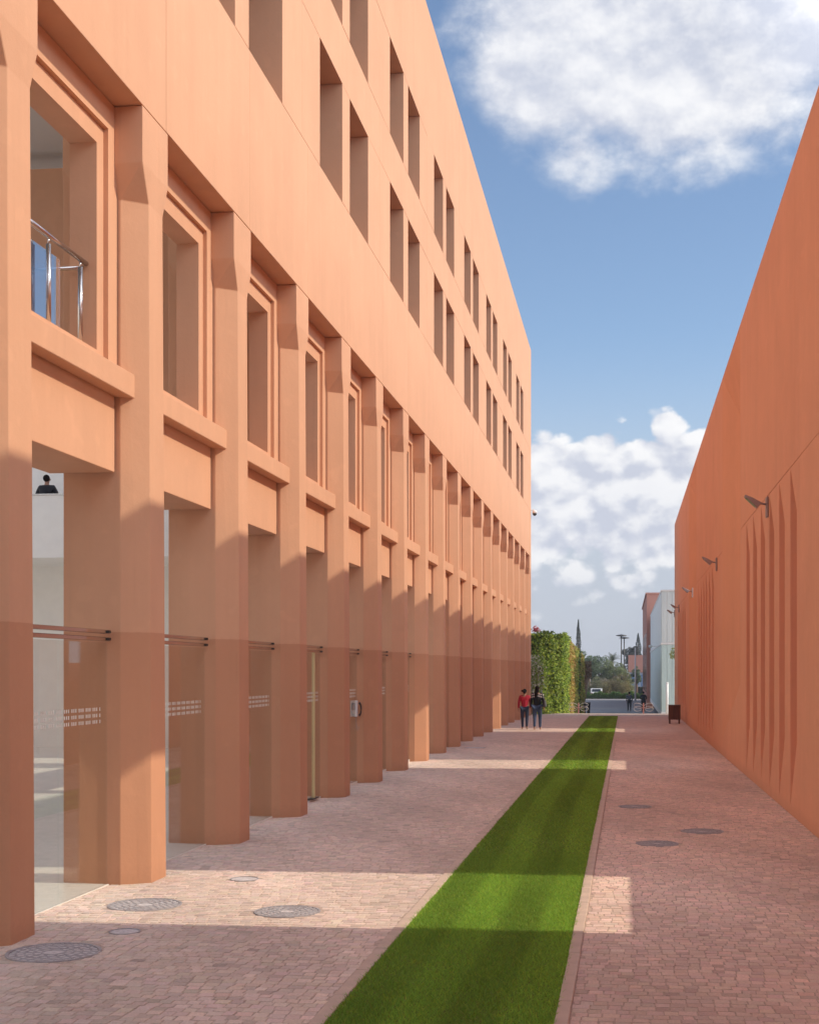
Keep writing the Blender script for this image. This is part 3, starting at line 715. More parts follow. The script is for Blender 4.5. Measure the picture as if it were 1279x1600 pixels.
rack(-2.62, 73.2, 'looped bicycle rack in front of the green wall'); rack(0.88, 73.2, 'looped bicycle rack beside the glass building')
bo = thing('bollard_post', 'slim white post standing in front of the frosted glass building', 'post', (2.58, 88.0, float(gz(88))))
mb = MB(); mb.tube([(0, 0, 0), (0, 0, 2.0)], 0.09, 14); mb.build('shaft', WPAINT, bo, smooth=True)
mb = MB(); mb.tube([(0, 0, 2.0), (0, 0, 2.06)], [0.11, 0.06], 14); mb.build('cap', WPAINT, bo)

# ------------------------------------------------------------------ glass corner building and red building behind
UG = mat('u_glass', (0.50, 0.63, 0.61), 0.4, spec=0.8, var=0.08, vscale=1.5, vec=(3, 3, 0.3))
UG2 = mat('u_glass_pale', (0.66, 0.72, 0.71), 0.35, spec=0.8, var=0.08, vscale=1.5, vec=(3, 3, 0.3))
gb = thing('glass_building', 'two storey corner building clad in frosted teal glass planks', 'building', (2.23, 88.6, -0.9))
def GBb(nm, m_, bx, bev=0): mb = MB(); mb.box(*bx); return mb.build(nm, m_, gb, bevel=bev)
GBb('core', WPAINT, (0.12, 9, 0.12, 42, 0, 8.2))
GBb('floor_band', WPAINT, (-0.03, 9, -0.03, 42.2, 4.72, 4.86)); GBb('roof_edge', WPAINT, (-0.03, 9, -0.03, 42.2, 8.2, 8.30)); GBb('base', WPAINT, (-0.02, 9, -0.02, 42.1, 0.0, 0.32))
for i in range(14):
    x = 0.02 + i * 0.34
    GBb('glass_plank', UG, (x, x + 0.325, 0, 0.1, 0.32, 4.71)); 
    if i not in (3, 4): GBb('glass_plank', UG2, (x, x + 0.325, 0, 0.1, 4.87, 8.19))
GBb('window_frame', WPAINT, (1.04, 1.12, -0.03, 0.09, 4.87, 8.19)); GBb('window_frame', WPAINT, (1.62, 1.70, -0.03, 0.09, 4.87, 8.19)); GBb('window_pane', DARKGL, (1.12, 1.62, 0.04, 0.08, 4.87, 8.19))
for i in range(40):
    y = 0.12 + i * 1.04
    GBb('glass_plank', UG, (0, 0.1, y, y + 1.02, 0.32, 4.71)); GBb('glass_plank', UG2, (0, 0.1, y, y + 1.02, 4.87, 8.19))
rb = thing('red_building', 'plain dull red building rising behind the frosted glass building', 'building', (1.9, 131.5, -1.6))
mb = MB(); mb.box(0, 14, 0, 34, 0, 11.1); mb.build('wall', WALL_F, rb)
for i in range(6):
    mb = MB(); mb.box(-0.03, 0.02, 2 + i * 5.2, 3.4 + i * 5.2, 1.5, 7.4); mb.build('window', DARKGL, rb)
mb = MB(); mb.box(-0.12, 14.1, -0.1, 34.1, 11.1, 11.25); mb.build('roof', WALL_F, rb)
wl = thing('wall_lantern', 'small white lantern fixed to the corner of the glass building', 'lamp', (2.2, 100.0, 3.9))
mb = MB(); mb.tube([(0, 0, 0), (-0.45, 0, 0.0)], 0.02, 6); mb.build('arm', WPAINT, wl)
mb = MB(); mb.loft([[(-0.5 + r_ * math.cos(a), r_ * math.sin(a), z) for a in np.linspace(0, 2 * math.pi, 13)[:-1]] for r_, z in ((0.05, 0.1), (0.13, 0.05), (0.13, -0.06), (0.05, -0.12))]); mb.build('globe', WPAINT, wl, smooth=True)
# far low red pavilion with blue white band
fp = thing('far_red_building', 'distant low red building with a pale blue glazed ground floor', 'building', (0.2, 228, -1.6))
mb = MB(); mb.box(0, 14, 0, 10, 3.3, 6.2); mb.build('upper_wall', WALL_F, fp)
mb = MB(); mb.box(0.2, 14, 0.3, 10, 0, 3.3); mb.build('lower_wall', mat('pale_blue_panel', (0.42, 0.5, 0.62), 0.4), fp)
for i in range(9): mb = MB(); mb.box(0.4 + i * 0.85, 0.95 + i * 0.85, 0.22, 0.28, 0.9 + (i % 2) * 0.2, 2.9); mb.build('window', mat('blue_pane', (0.14, 0.24, 0.42), 0.2) if i == 0 else bpy.data.materials['blue_pane'], fp)

# ------------------------------------------------------------------ lamp posts
def lamp_post(x, y, z0, h, lab, kind):
    t = thing('street_lamp', lab, 'street lamp', (x, y, z0), 0, 'lamp posts beyond the road' if kind == 'dark' else None)
    m_ = DSTEEL if kind == 'dark' else WPAINT
    mb = MB(); mb.tube([(0, 0, 0), (0, 0, h)], [0.11, 0.07], 10); mb.build('pole', m_, t, smooth=True)
    if kind == 'dark':
        mb = MB(); mb.loft([[(r_ * math.cos(a), r_ * math.sin(a), z) for a in np.linspace(0, 2 * math.pi, 17)[:-1]] for r_, z in ((0.12, h), (0.75, h + 0.10), (0.72, h + 0.2), (0.1, h + 0.32))]); mb.build('lamp_head', m_, t)
lamp_post(-0.80, 190, -1.6, 8.4, 'tall dark lamp post with flat round head, taller of the pair', 'dark')
lamp_post(-0.42, 200, -1.6, 8.3, 'tall dark lamp post with flat round head, shorter of the pair', 'dark')
lamp_post(0.98, 162, -1.6, 6.4, 'plain pale pole in front of the distant red building', 'pale')

# ------------------------------------------------------------------ vegetation
def blobs_points(blobs, n, shell=0.55):
    """random points in ellipsoid clumps, thinner inside"""
    w = np.array([b[3] * b[4] * b[5] for b in blobs]) ** (2 / 3); idx = rng.choice(len(blobs), n, p=w / w.sum())
    B = np.array(blobs)[idx]; d = unit(rng.normal(size=(n, 3))); r_ = rng.uniform(shell, 1.05, n) ** 0.7
    return B[:, :3] + d * r_[:, None] * B[:, 3:6], idx
def crown_clumps(cx, cz, rx, rz, n, size):
    out = []
    for _ in range(n):
        d = unit(rng.normal(size=3)); r_ = rng.uniform(0.35, 0.95)
        s = size * rng.uniform(0.7, 1.3); out.append((cx + d[0] * rx * r_, d[1] * rx * r_, cz + d[2] * rz * r_, s, s, s * 0.8))
    return out
def tree(name, lab, x, y, h, rx, col, z0=-1.6, trunk=0.15, leafn=5000, leafs=0.09, group=None, crown_z=None, cat='tree'):
    t = thing(name, lab, cat, (x, y, z0), 0, group)
    cz = h * 0.62 if crown_z is None else crown_z; rz = h - cz
    mb = MB(); mb.tube([(0, 0, -0.05), (0.05, 0, cz * 0.5), (0, 0.05, cz)], [trunk, trunk * 0.75, trunk * 0.45], 8)
    for k in range(6):
        a = rng.uniform(0, 6.28); mb.tube([(0, 0, cz * rng.uniform(0.5, 0.8)), (math.cos(a) * rx * 0.35, math.sin(a) * rx * 0.35, cz * 0.95), (math.cos(a) * rx * 0.65, math.sin(a) * rx * 0.65, cz + rz * rng.uniform(0, 0.5))], [trunk * 0.4, trunk * 0.25, trunk * 0.1], 6)
    mb.build('trunk', BARK, t, smooth=True)
    bl_ = crown_clumps(0, cz, rx, rz, 26, rx * 0.36); P, idx = blobs_points(bl_, leafn)
    cl = rng.uniform(0.75, 1.25, len(bl_))[idx] * rng.uniform(0.75, 1.25, leafn)
    leaves('crown', P, leafs, np.array(col)[None] * 1.8 * cl[:, None], t)
    return t
def cypress(lab, x, y, h, r_, col=(0.045, 0.062, 0.042), z0=-1.6, n=7000, group='cypress trees beyond the lane'):
    t = thing('cypress_tree', lab, 'tree', (x, y, z0), 0, group)
    mb = MB(); mb.tube([(0, 0, -0.05), (0, 0, h * 0.9)], [0.16, 0.03], 8); mb.build('trunk', BARK, t)
    u = rng.uniform(0, 1, n) ** 0.85; z = 0.25 + u * (h - 0.25); prof = r_ * np.interp(u, [0, 0.12, 0.5, 0.8, 1], [0.5, 0.95, 1, 0.62, 0.04])
    a = rng.uniform(0, 6.283, n); lump = 1 + 0.16 * np.sin(a * 3 + z * 1.7) + 0.12 * np.sin(z * 4.3 + a)
    rr = prof * np.sqrt(rng.uniform(0.4, 1, n)) * lump
    P = np.stack([rr * np.cos(a), rr * np.sin(a), z], 1)
    leaves('crown', P, 0.085, np.array(col)[None] * rng.uniform(0.6, 1.5, (n, 1)), t, nrm=(0, 0, 1.0), aspect=0.35)
cypress('tall slim cypress rising above the green wall', -7.0, 195, 11.0, 0.46)
cypress('shorter pointed cypress just behind the ivy wall, left of the tall one', -9.9, 230, 9.2, 0.55)
cypress('cypress standing beside the far dark tree over the red building', 1.95, 240, 10.2, 0.75)
tree('dark_tree', 'dark loose tree above the distant red building', 0.7, 242, 8.5, 1.5, (0.055, 0.062, 0.05), leafn=5000, crown_z=6.0, leafs=0.13)
tg = 'trees beyond the road'
tree('grey_green_tree', 'tall grey green tree directly right of the ivy wall end', -5.2, 185, 6.9, 1.7, (0.085, 0.115, 0.065), leafn=8000, crown_z=4.2, group=tg)
tree('grey_green_tree', 'rounded grey green tree second from the ivy wall', -3.6, 190, 6.3, 1.6, (0.10, 0.125, 0.075), leafn=8000, crown_z=3.6, group=tg)
tree('grey_green_tree', 'low bushy tree under the palm', -2.0, 187, 5.2, 1.7, (0.12, 0.14, 0.07), leafn=8000, crown_z=3.0, group=tg)
tree('grey_green_tree', 'small bushy tree behind the foot of the tall lamp posts', -0.6, 192, 4.6, 1.4, (0.13, 0.14, 0.07), leafn=6000, crown_z=2.7, group=tg)
tree('young_tree', 'small young tree in front of the distant red building', 1.25, 178, 4.2, 0.7, (0.10, 0.13, 0.08), leafn=2500, crown_z=3.0)
# palm
pa = thing('palm_tree', 'date palm with arching fronds among the far trees', 'tree', (-2.15, 194, -1.6))
mb = MB(); mb.tube([(0, 0, 0), (0.05, 0, 2.4), (0, 0, 4.9)], [0.26, 0.2, 0.22], 10); mb.build('trunk', BARK, pa, smooth=True)
for k in range(34):
    a = k * 2.399; el0 = rng.uniform(0.1, 1.35); ln = rng.uniform(1.5, 1.9)
    Vv = []; Ff = []; p = np.array([0, 0, 4.9]); d = np.array([math.cos(a) * math.cos(el0), math.sin(a) * math.cos(el0), math.sin(el0)])
    side = np.array([-math.sin(a), math.cos(a), 0])
    for sgm in range(12):
        q = p + d * ln / 12; w = 0.34 * math.sin(math.pi * (sgm + 1.5) / 14)
        for sd_ in (-1, 1):
            b = len(Vv); tip = (p + q) / 2 + side * sd_ * w + d * 0.16 - np.array([0, 0, 0.06]); Vv += [p, q * 0.6 + p * 0.4, tip]; Ff.append((b, b + 1, b + 2))
        p = q; d = d + np.array([0, 0, -0.10]); d /= np.linalg.norm(d)
    np_mesh('frond', np.array(Vv), np.array(Ff), LEAF, np.tile(np.array([0.13, 0.15, 0.075]) * rng.uniform(0.7, 1.3), (len(Ff), 1)), pa)
# wild olive scrub and hedge across the road
def scrub(lab, x, y, w, h, d, col, n, z0=-1.6, size=0.07, name='bush', group='scrub bushes across the road'):
    t = thing(name, lab, 'bush', (x, y, z0), 0, group)
    mb = MB()
    for k in range(7):
        a = rng.uniform(-w * 0.6, w * 0.6); mb.tube([(a * 0.4, 0, -0.02), (a * 0.8, 0, h * 0.4), (a, rng.uniform(-0.3, 0.3), h * 0.75)], [0.04, 0.03, 0.012], 5)
    mb.build('stems', BARK, t)
    bl_ = []
    for _ in range(30):
        ux = rng.uniform(-1, 1); s = rng.uniform(0.25, 0.45) * h * 0.55
        bl_.append((ux * w * 0.9, rng.uniform(-d, d) * 0.6, h * (0.12 + 0.72 * rng.random() * (1 - 0.55 * ux * ux)), s, s, s))
    P, idx = blobs_points(bl_, n); P[:, 2] = np.maximum(P[:, 2], 0.02)
    cl = rng.uniform(0.7, 1.3, len(bl_))[idx] * rng.uniform(0.7, 1.3, n)
    leaves('crown', P, size, np.array(col)[None] * cl[:, None], t, aspect=0.4)
scrub('pale olive scrub bush nearest the ivy wall end, across the road', -4.2, 179, 1.8, 2.8, 1.2, (0.27, 0.27, 0.15), 9000)
scrub('straw coloured twiggy bush, broadest of the scrub across the road', -1.3, 177.5, 1.7, 3.3, 1.2, (0.34, 0.29, 0.14), 10000)
scrub('yellow green scrub bush at the right end, in front of the lamp posts', 0.0, 179.5, 0.8, 2.9, 0.9, (0.32, 0.31, 0.12), 5000)
scrub('grey scrub bush in the middle of the row', -2.8, 180, 1.5, 2.7, 1.0, (0.29, 0.25, 0.18), 7000)
hd = thing('low_hedge', 'low clipped green hedge along the far side of the road', 'hedge', (-2, 174.3, -1.6))
n = 26000; P = np.stack([rng.uniform(-5.4, 4.4, n), rng.uniform(-0.5, 0.5, n), rng.uniform(0.0, 0.75, n) ** 0.8], 1); P[:, 2] *= 1 + 0.18 * np.sin(P[:, 0] * 3.1) + 0.1 * np.sin(P[:, 0] * 8)
leaves('foliage', P, 0.06, np.array([0.15, 0.25, 0.06])[None] * rng.uniform(0.6, 1.4, (n, 1)), hd)
dh = thing('dark_hedge', 'dark hedge at the foot of the distant red building', 'hedge', (2.6, 200, -1.6))
n = 9000; P = np.stack([rng.uniform(-1.6, 3, n), rng.uniform(-0.5, 0.5, n), rng.uniform(0, 1.2, n)], 1)
leaves('foliage', P, 0.09, np.array([0.04, 0.06, 0.03])[None] * rng.uniform(0.6, 1.4, (n, 1)), dh)
# ivy wall
iw = thing('green_wall', 'tall wall thickly covered in green and reddening creeper', 'creeper wall', (-3.62, 74.0, float(gz(74.0))))
mb = MB(); mb.loft([[(-9, -3.2, -0.4), (-1.55, -3.2, -0.4), (-0.24, 0.1, -0.4), (-9, 0.1, -0.4)], [(-9, -3.2, 4.15), (-1.55, -3.2, 4.15), (-0.24, 0.1, 4.15), (-9, 0.1, 4.15)]]); mb.build('end_wall', WALL_F, iw)
mb = MB(); mb.loft([[(-9, 0.22, -1.6), (-0.22, 0.22, -1.6), (-0.22, 37, -2.2), (-9, 37, -2.2)], [(-9, 0.22, 4.15), (-0.22, 0.22, 4.15), (-0.22, 37, 3.1), (-9, 37, 3.1)]]); mb.build('wall', WALL_F, iw)
def ivy(name, x0, x1, y0, y1, n, col, size, nrm, top=None, bulge=0.22, lab=None):
    x = rng.uniform(x0, x1, n); y = rng.uniform(y0, y1, n)
    zt = np.interp(y, [0, 37], [4.35, 3.35]) if top is None else top
    zb = gz(y + 74.0) - float(gz(74.0))
    z = zb + (zt - zb) * rng.uniform(0, 1.03, n)
    b = bulge * (0.5 + 0.5 * np.sin(z * 2.3 + y * 1.1 + x * 2) * np.sin(z * 1.1 - y * 0.7 + x * 1.3)) + rng.normal(0, 0.06, n)
    b = b * rng.uniform(0.25, 1.0, n)
    P = np.stack([x + b * nrm[0], y + b * nrm[1], z], 1)
    c = np.array(col)[rng.integers(0, len(col), n)] * rng.uniform(0.65, 1.35, (n, 1))
    o = leaves(name, P, size, c, iw, nrm=(nrm[0], nrm[1], 0.35))
    if lab: o['label'] = lab
gA = [(0.325, 0.450, 0.056), (0.213, 0.325, 0.050), (0.425, 0.500, 0.088), (0.10, 0.16, 0.03)]
gR = [(0.40, 0.34, 0.08), (0.44, 0.27, 0.09), (0.32, 0.34, 0.06), (0.48, 0.32, 0.10)]
gY = [(0.40, 0.42, 0.08), (0.30, 0.36, 0.06), (0.34, 0.28, 0.08)]
gShade = [(0.05, 0.10, 0.03), (0.07, 0.14, 0.03)]  # dark greens put a shadow band into the leaf colour
n = 17000; u = rng.uniform(0, 1, n); z = rng.uniform(0, 4.3, n); b = 0.36 * (0.5 + 0.5 * np.sin(z * 2.3 + u * 9) * np.sin(z * 1.1 - u * 5)) * rng.uniform(0.2, 1, n) + rng.normal(0, 0.06, n)
P = np.stack([-1.42 * (1 - u) + b * 0.91 - 0.1, -3.3 * (1 - u) - b * 0.41, z], 1)
o = leaves('creeper_foliage', P, 0.085, np.array(gA)[rng.integers(0, 4, n)] * rng.uniform(0.65, 1.35, (n, 1)), iw, nrm=(0.9, -0.42, 0.35)); o['label'] = 'bright green creeper on the near end'
ivy('creeper_foliage', -0.12, 0.05, 0.0, 6.5, 9000, gA, 0.085, (1, 0), bulge=0.3)
ivy('creeper_foliage', -0.12, 0.05, 6.5, 16, 12000, gR, 0.085, (1, 0), lab='reddening creeper')
ivy('creeper_foliage', -0.12, 0.05, 16, 23, 8000, gY, 0.09, (1, 0), lab='yellow green creeper')
ivy('creeper_foliage', -0.20, -0.05, 23, 28.5, 7000, gShade, 0.09, (1, 0), lab='creeper coloured dark as a shadow band')
ivy('creeper_foliage', -0.12, 0.05, 28.5, 37, 9000, gR + gY, 0.09, (1, 0))
# sprigs rising over the top
n = 1500; k_ = rng.integers(0, 40, n); bx_ = rng.uniform(0, 1, 40); P = np.stack([-1.45 * bx_[k_] + rng.normal(0, 0.1, n), -3.3 * bx_[k_] + rng.normal(0, 0.15, n), 4.15 + rng.uniform(0, 0.35, 40)[k_] * rng.random(n)], 1)
leaves('creeper_sprig', P, 0.07, np.array([0.14, 0.2, 0.04])[None] * rng.uniform(0.6, 1.3, (n, 1)), iw)
n = 90; P = np.stack([-1.20 + rng.normal(0, 0.10, n), -2.9 + rng.uniform(0, 0.3, n), 4.55 + rng.normal(0, 0.07, n)], 1)
leaves('bougainvillea_sprig', P, 0.06, np.array([0.6, 0.16, 0.2])[None] * rng.uniform(0.7, 1.2, (n, 1)), iw)
fb = thing('pale_shrub', 'pale flowering shrub between the last pillar and the ivy wall', 'shrub', (-4.95, 69.6, float(gz(69.6))))
mb = MB(); [mb.tube([(0, 0, 0), (dx_, 0.1, 1.2), (dx_ * 1.6, 0.1, 2.3)], [0.04, 0.025, 0.01], 6) for dx_ in (-0.3, -0.1, 0.1, 0.25)]; mb.build('stems', BARK, fb)
n = 2200; P = np.stack([rng.normal(-0.1, 0.36, n), rng.normal(0, 0.25, n), rng.uniform(0.5, 3.1, n)], 1)
leaves('crown', P, 0.065, np.where(rng.random((n, 1)) < 0.4, np.array([[0.72, 0.70, 0.60]]), np.array([[0.28, 0.36, 0.10]])) * rng.uniform(0.7, 1.2, (n, 1)), fb)
# cut palm trunk at the far end of the ivy wall
pt_ = thing('bare_trunk', 'rough leaning brown trunk at the far end of the green wall', 'tree', (-3.55, 110.5, float(gz(110.5))))
mb = MB(); mb.tube([(0, 0, -0.1), (0.05, 0, 1.4), (0.28, 0, 3.1), (0.42, 0, 3.9)], [0.24, 0.19, 0.18, 0.22], 12); mb.build('trunk', BARK, pt_, smooth=True)
n = 420; a = rng.uniform(0, 6.28, n); zz = rng.uniform(2.9, 4.3, n); P = np.stack([0.38 + np.cos(a) * 0.24, np.sin(a) * 0.24, zz], 1)
leaves('dead_fronds', P, 0.08, np.array([0.30, 0.19, 0.12])[None] * rng.uniform(0.5, 1.3, (n, 1)), pt_)
# dark planters by the trunk
for i, x in enumerate((-3.40, -3.07)):
    t = thing('planter', ['dark square planter touching the green wall end', 'dark square planter on the roadward side of its twin'][i], 'planter', (x, 108.2, float(gz(108.2))), 0, 'dark planters')
    mb = MB(); mb.loft([[(-0.11, -0.11, 0), (0.11, -0.11, 0), (0.11, 0.11, 0), (-0.11, 0.11, 0)], [(-0.15, -0.15, 0.85), (0.15, -0.15, 0.85), (0.15, 0.15, 0.85), (-0.15, 0.15, 0.85)]]); mb.build('pot', PLB, t)
    mb = MB(); mb.box(-0.165, 0.165, -0.165, 0.165, 0.85, 0.92); mb.build('rim', PLB, t)
# leafy young tree showing between the far end of the right wall and the glass front
tree('street_tree', 'thin leafy tree between the orange wall end and the glass building', 3.15, 81.5, 4.3, 0.55, (0.20, 0.22, 0.08), z0=float(gz(81.5)), trunk=0.05, leafn=1500, leafs=0.06, crown_z=3.6)

# parked car behind the hedge
PAINT = mat('car_white', (0.7, 0.71, 0.72), 0.3, spec=0.6); TYRE = mat('tyre', (0.02, 0.02, 0.02), 0.8)
ca = thing('parked_car', 'small white parked car half hidden by the low hedge', 'car', (-3.95, 176.2, -1.6), 0)
mb = MB(); hw = 0.72
prof = [(-1.7, 0.3), (-1.75, 0.7), (-1.45, 0.86), (-1.15, 1.28), (0.5, 1.32), (1.05, 0.9), (1.7, 0.75), (1.78, 0.3)]
mb.loft([[(-hw, y, z) for y, z in prof], [(-hw * 0.98, y, z) for y, z in prof], [(hw, y, z) for y, z in prof]]); mb.build('body', PAINT, ca, bevel=0.05)
mb = MB(); mb.add([(-0.58, -1.46, 0.90), (0.58, -1.46, 0.90), (0.52, -1.21, 1.24), (-0.52, -1.21, 1.24)], [(0, 1, 2, 3)]); mb.build('rear_window', DARKGL, ca)
for sx in (-1, 1):
    mb = MB(); mb.box(sx * 0.6 - 0.1, sx * 0.6 + 0.1, -1.79, -1.74, 0.62, 0.78); mb.build('tail_light', PINK, ca)
    for yy in (-1.1, 1.1): mb = MB(); mb.tube([(sx * 0.73, yy, 0.3), (sx * 0.58, yy, 0.3)], 0.3, 16); mb.build('wheel', TYRE, ca)

# ------------------------------------------------------------------ air
HZ = mat('haze_air', (1, 1, 1)); ht = HZ.node_tree; ht.nodes.remove(ht.nodes['Principled BSDF'])
pv = N(ht, 'ShaderNodeVolumePrincipled'); pv.inputs['Color'].default_value = (0.90, 0.93, 1.0, 1); pv.inputs['Density'].default_value = 0.0008; pv.inputs['Anisotropy'].default_value = 0.1
L(ht, pv.outputs[0], ht.nodes['Material Output'].inputs['Volume'])
mb = MB(); mb.box(-910, 910, -70, 910, -3.3, 19.6); mb.build('haze', HZ, kind='stuff')

# ------------------------------------------------------------------ people
SKIN = mat('skin', (0.36, 0.19, 0.12), 0.6); HAIR = mat('dark_hair', (0.016, 0.011, 0.009), 0.9, spec=0.1); SHOE_D = mat('dark_shoe', (0.03, 0.03, 0.035), 0.6); SHOE_L = mat('pale_shoe', (0.55, 0.42, 0.36), 0.6)
def skin_mesh(name, verts, edges, radii, root, m_, parent, sub=1):
    me = bpy.data.meshes.new(name); me.from_pydata(verts, edges, [])
    o = bpy.data.objects.new('tmp', me); COL.objects.link(o)
    md = o.modifiers.new('s', 'SKIN'); md.use_smooth_shade = True
    sv = me.skin_vertices[0].data
    for i, r_ in enumerate(radii): sv[i].radius = (r_, r_) if not isinstance(r_, tuple) else r_; sv[i].use_root = (i == root)
    sb = o.modifiers.new('u', 'SUBSURF'); sb.levels = sub; sb.render_levels = sub
    dg = bpy.context.evaluated_depsgraph_get(); em = bpy.data.meshes.new_from_object(o.evaluated_get(dg))
    bpy.data.objects.remove(o); em.name = name
    return link(name, em, m_, parent, smooth=True)
def person(lab, loc, rz, H, top_m, leg_m, shoe_m, stride=0.22, hair='short', arms='walk', stout=1.0, lean=0.0, sit=False):
    t = thing('person', lab, 'person', loc, rz); s = H / 1.75
    J = {}
    J['pel'] = (0, 0, 0.96); J['sp'] = (0, 0.01, 1.12); J['ch'] = (0, 0.0, 1.32); J['nk0'] = (0, 0, 1.46); J['nk'] = (0, 0.01, 1.52); J['h1'] = (0, 0.02, 1.60); J['h2'] = (0, 0.01, 1.68)
    legs = {}
    for nm, sx, st in (('l', -1, stride), ('r', 1, -stride)):
        J['hip' + nm] = (sx * 0.095, 0, 0.90); J['kn' + nm] = (sx * 0.10, st * 0.55 + 0.03, 0.50); J['an' + nm] = (sx * 0.095, st * 1.0 - (0.04 if st < 0 else 0), 0.09 + (0.03 if st < 0 else 0)); J['toe' + nm] = (sx * 0.11, st + 0.15, 0.035)
        J['sh' + nm] = (sx * 0.185, 0, 1.41)
        if arms == 'walk': J['el' + nm] = (sx * 0.245, -st * 0.25 - 0.03, 1.14); J['wr' + nm] = (sx * 0.255, -st * 0.5 + 0.05, 0.90)
        elif arms == 'front': J['el' + nm] = (sx * 0.27, -0.02, 1.15); J['wr' + nm] = (sx * 0.17, 0.2, 1.05)
        else: J['el' + nm] = (sx * 0.30, 0.02, 1.16); J['wr' + nm] = (sx * 0.16, 0.22, 1.12)
    J = {k: tuple(c * s for c in v) for k, v in J.items()}
    def G_(names, edges, rad, nm, m_, root=0, sub=1):
        idx = {n_: i for i, n_ in enumerate(names)}
        return skin_mesh(nm, [J[n_] for n_ in names], [(idx[a], idx[b]) for a, b in edges], [tuple(c * s for c in r_) if isinstance(r_, tuple) else r_ * s for r_ in rad], root, m_, t, sub)
    # body incl. hands with fingers
    names = ['pel', 'sp', 'ch', 'nk0', 'nk', 'h1', 'h2']; rad = [0.125, 0.115, 0.13, 0.065, 0.052, 0.088, 0.075]; E = [('pel', 'sp'), ('sp', 'ch'), ('ch', 'nk0'), ('nk0', 'nk'), ('nk', 'h1'), ('h1', 'h2')]
    for nm in 'lr':
        sx = -1 if nm == 'l' else 1
        names += ['sh' + nm, 'el' + nm, 'wr' + nm]; rad += [0.055, 0.042, 0.028]; E += [('ch', 'sh' + nm), ('sh' + nm, 'el' + nm), ('el' + nm, 'wr' + nm)]
        names += ['hip' + nm, 'kn' + nm, 'an' + nm, 'toe' + nm]; rad += [0.085, 0.058, 0.036, 0.03]; E += [('pel', 'hip' + nm), ('hip' + nm, 'kn' + nm), ('kn' + nm, 'an' + nm), ('an' + nm, 'toe' + nm)]
        w = Vector(J['wr' + nm]); d = (w - Vector(J['el' + nm])).normalized(); palm = w + d * 0.055 * s; J['pa' + nm] = tuple(palm); names.append('pa' + nm); rad.append((0.024, 0.032)); E.append(('wr' + nm, 'pa' + nm))
        fw = Vector((0, 1, 0)) - d * d.y; fw.normalize()
        for fi, (off, ln) in enumerate(((-0.028, 0.06), (-0.010, 0.075), (0.008, 0.08), (0.026, 0.07))):
            b0 = palm + fw * off * s + d * 0.03 * s; b1 = b0 + d * ln * 0.55 * s; b2 = b1 + (d * 0.8 + Vector((-sx * 0.5, 0, 0))).normalized() * ln * 0.5 * s
            a, b = 'f%s%d' % (nm, fi), 'g%s%d' % (nm, fi); J[a] = tuple(b1); J[b] = tuple(b2); names += [a, b]; rad += [0.009, 0.007]; E += [('pa' + nm, a), (a, b)]
        a, b = 'tA' + nm, 'tB' + nm; J[a] = tuple(w + d * 0.04 * s + fw * 0.04 * s); J[b] = tuple(w + d * 0.075 * s + fw * 0.06 * s); names += [a, b]; rad += [0.011, 0.009]; E += [('wr' + nm, a), (a, b)]
    G_(names, E, rad, 'body', SKIN, 0)
    tn = ['sp', 'pel', 'ch', 'nk0', 'shl', 'ell', 'wrl', 'shr', 'elr', 'wrr']
    G_(tn, [('pel', 'sp'), ('sp', 'ch'), ('ch', 'nk0'), ('ch', 'shl'), ('shl', 'ell'), ('ell', 'wrl'), ('ch', 'shr'), ('shr', 'elr'), ('elr', 'wrr')],
       [0.145 * stout, 0.155 * stout, 0.155 * stout, 0.07, 0.075, 0.058, 0.042, 0.075, 0.058, 0.042], 'jacket', top_m, 0)
    G_(['pel', 'hipl', 'knl', 'anl', 'hipr', 'knr', 'anr'], [('pel', 'hipl'), ('hipl', 'knl'), ('knl', 'anl'), ('pel', 'hipr'), ('hipr', 'knr'), ('knr', 'anr')],
       [0.145 * stout, 0.115 * stout, 0.075, 0.052, 0.115 * stout, 0.075, 0.052], 'trousers', leg_m, 0)
    for nm in 'lr': G_(['an' + nm, 'toe' + nm], [('an' + nm, 'toe' + nm)], [0.05, 0.042], 'shoe', shoe_m, 0)
    # face and hair
    for sx in (-1, 1):
        mb = MB(); c = (sx * 0.084 * s, 0.02 * s, 1.615 * s); mb.loft([[(c[0] + sx * 0.012 * s * q, c[1] + 0.018 * s * r_ * math.cos(a), c[2] + 0.03 * s * r_ * math.sin(a)) for a in np.linspace(0, 6.283, 9)[:-1]] for q, r_ in ((-0.5, 1), (1, 0.6))]); mb.build('ear', SKIN, t)
        mb = MB(); mb.box(sx * 0.03 * s - 0.012 * s, sx * 0.03 * s + 0.012 * s, 0.098 * s, 0.108 * s, 1.625 * s, 1.637 * s); mb.build('eye', PLB, t)
    mb = MB(); mb.add([(-0.014 * s, 0.1 * s, 1.585 * s), (0.014 * s, 0.1 * s, 1.585 * s), (0, 0.128 * s, 1.59 * s), (0, 0.1 * s, 1.635 * s)], [(0, 1, 2), (0, 2, 3), (1, 3, 2)]); mb.build('nose', SKIN, t)
    mb = MB(); mb.box(-0.022 * s, 0.022 * s, 0.1 * s, 0.107 * s, 1.558 * s, 1.566 * s); mb.build('mouth', PINK, t)
    hb = MB()
    def ell(cx, cy, cz, rx, ry, rz, m=8, n=14):
        rings = [[((cx + rx * math.sin(a) * math.cos(b)) * s, (cy + ry * math.sin(a) * math.sin(b)) * s, (cz + rz * math.cos(a)) * s) for b in np.linspace(0, 2 * math.pi, n + 1)[:-1]] for a in np.linspace(0.12, math.pi - 0.12, m)]
        hb.loft(rings)
    ell(0, -0.022, 1.648, 0.088, 0.100, 0.100)
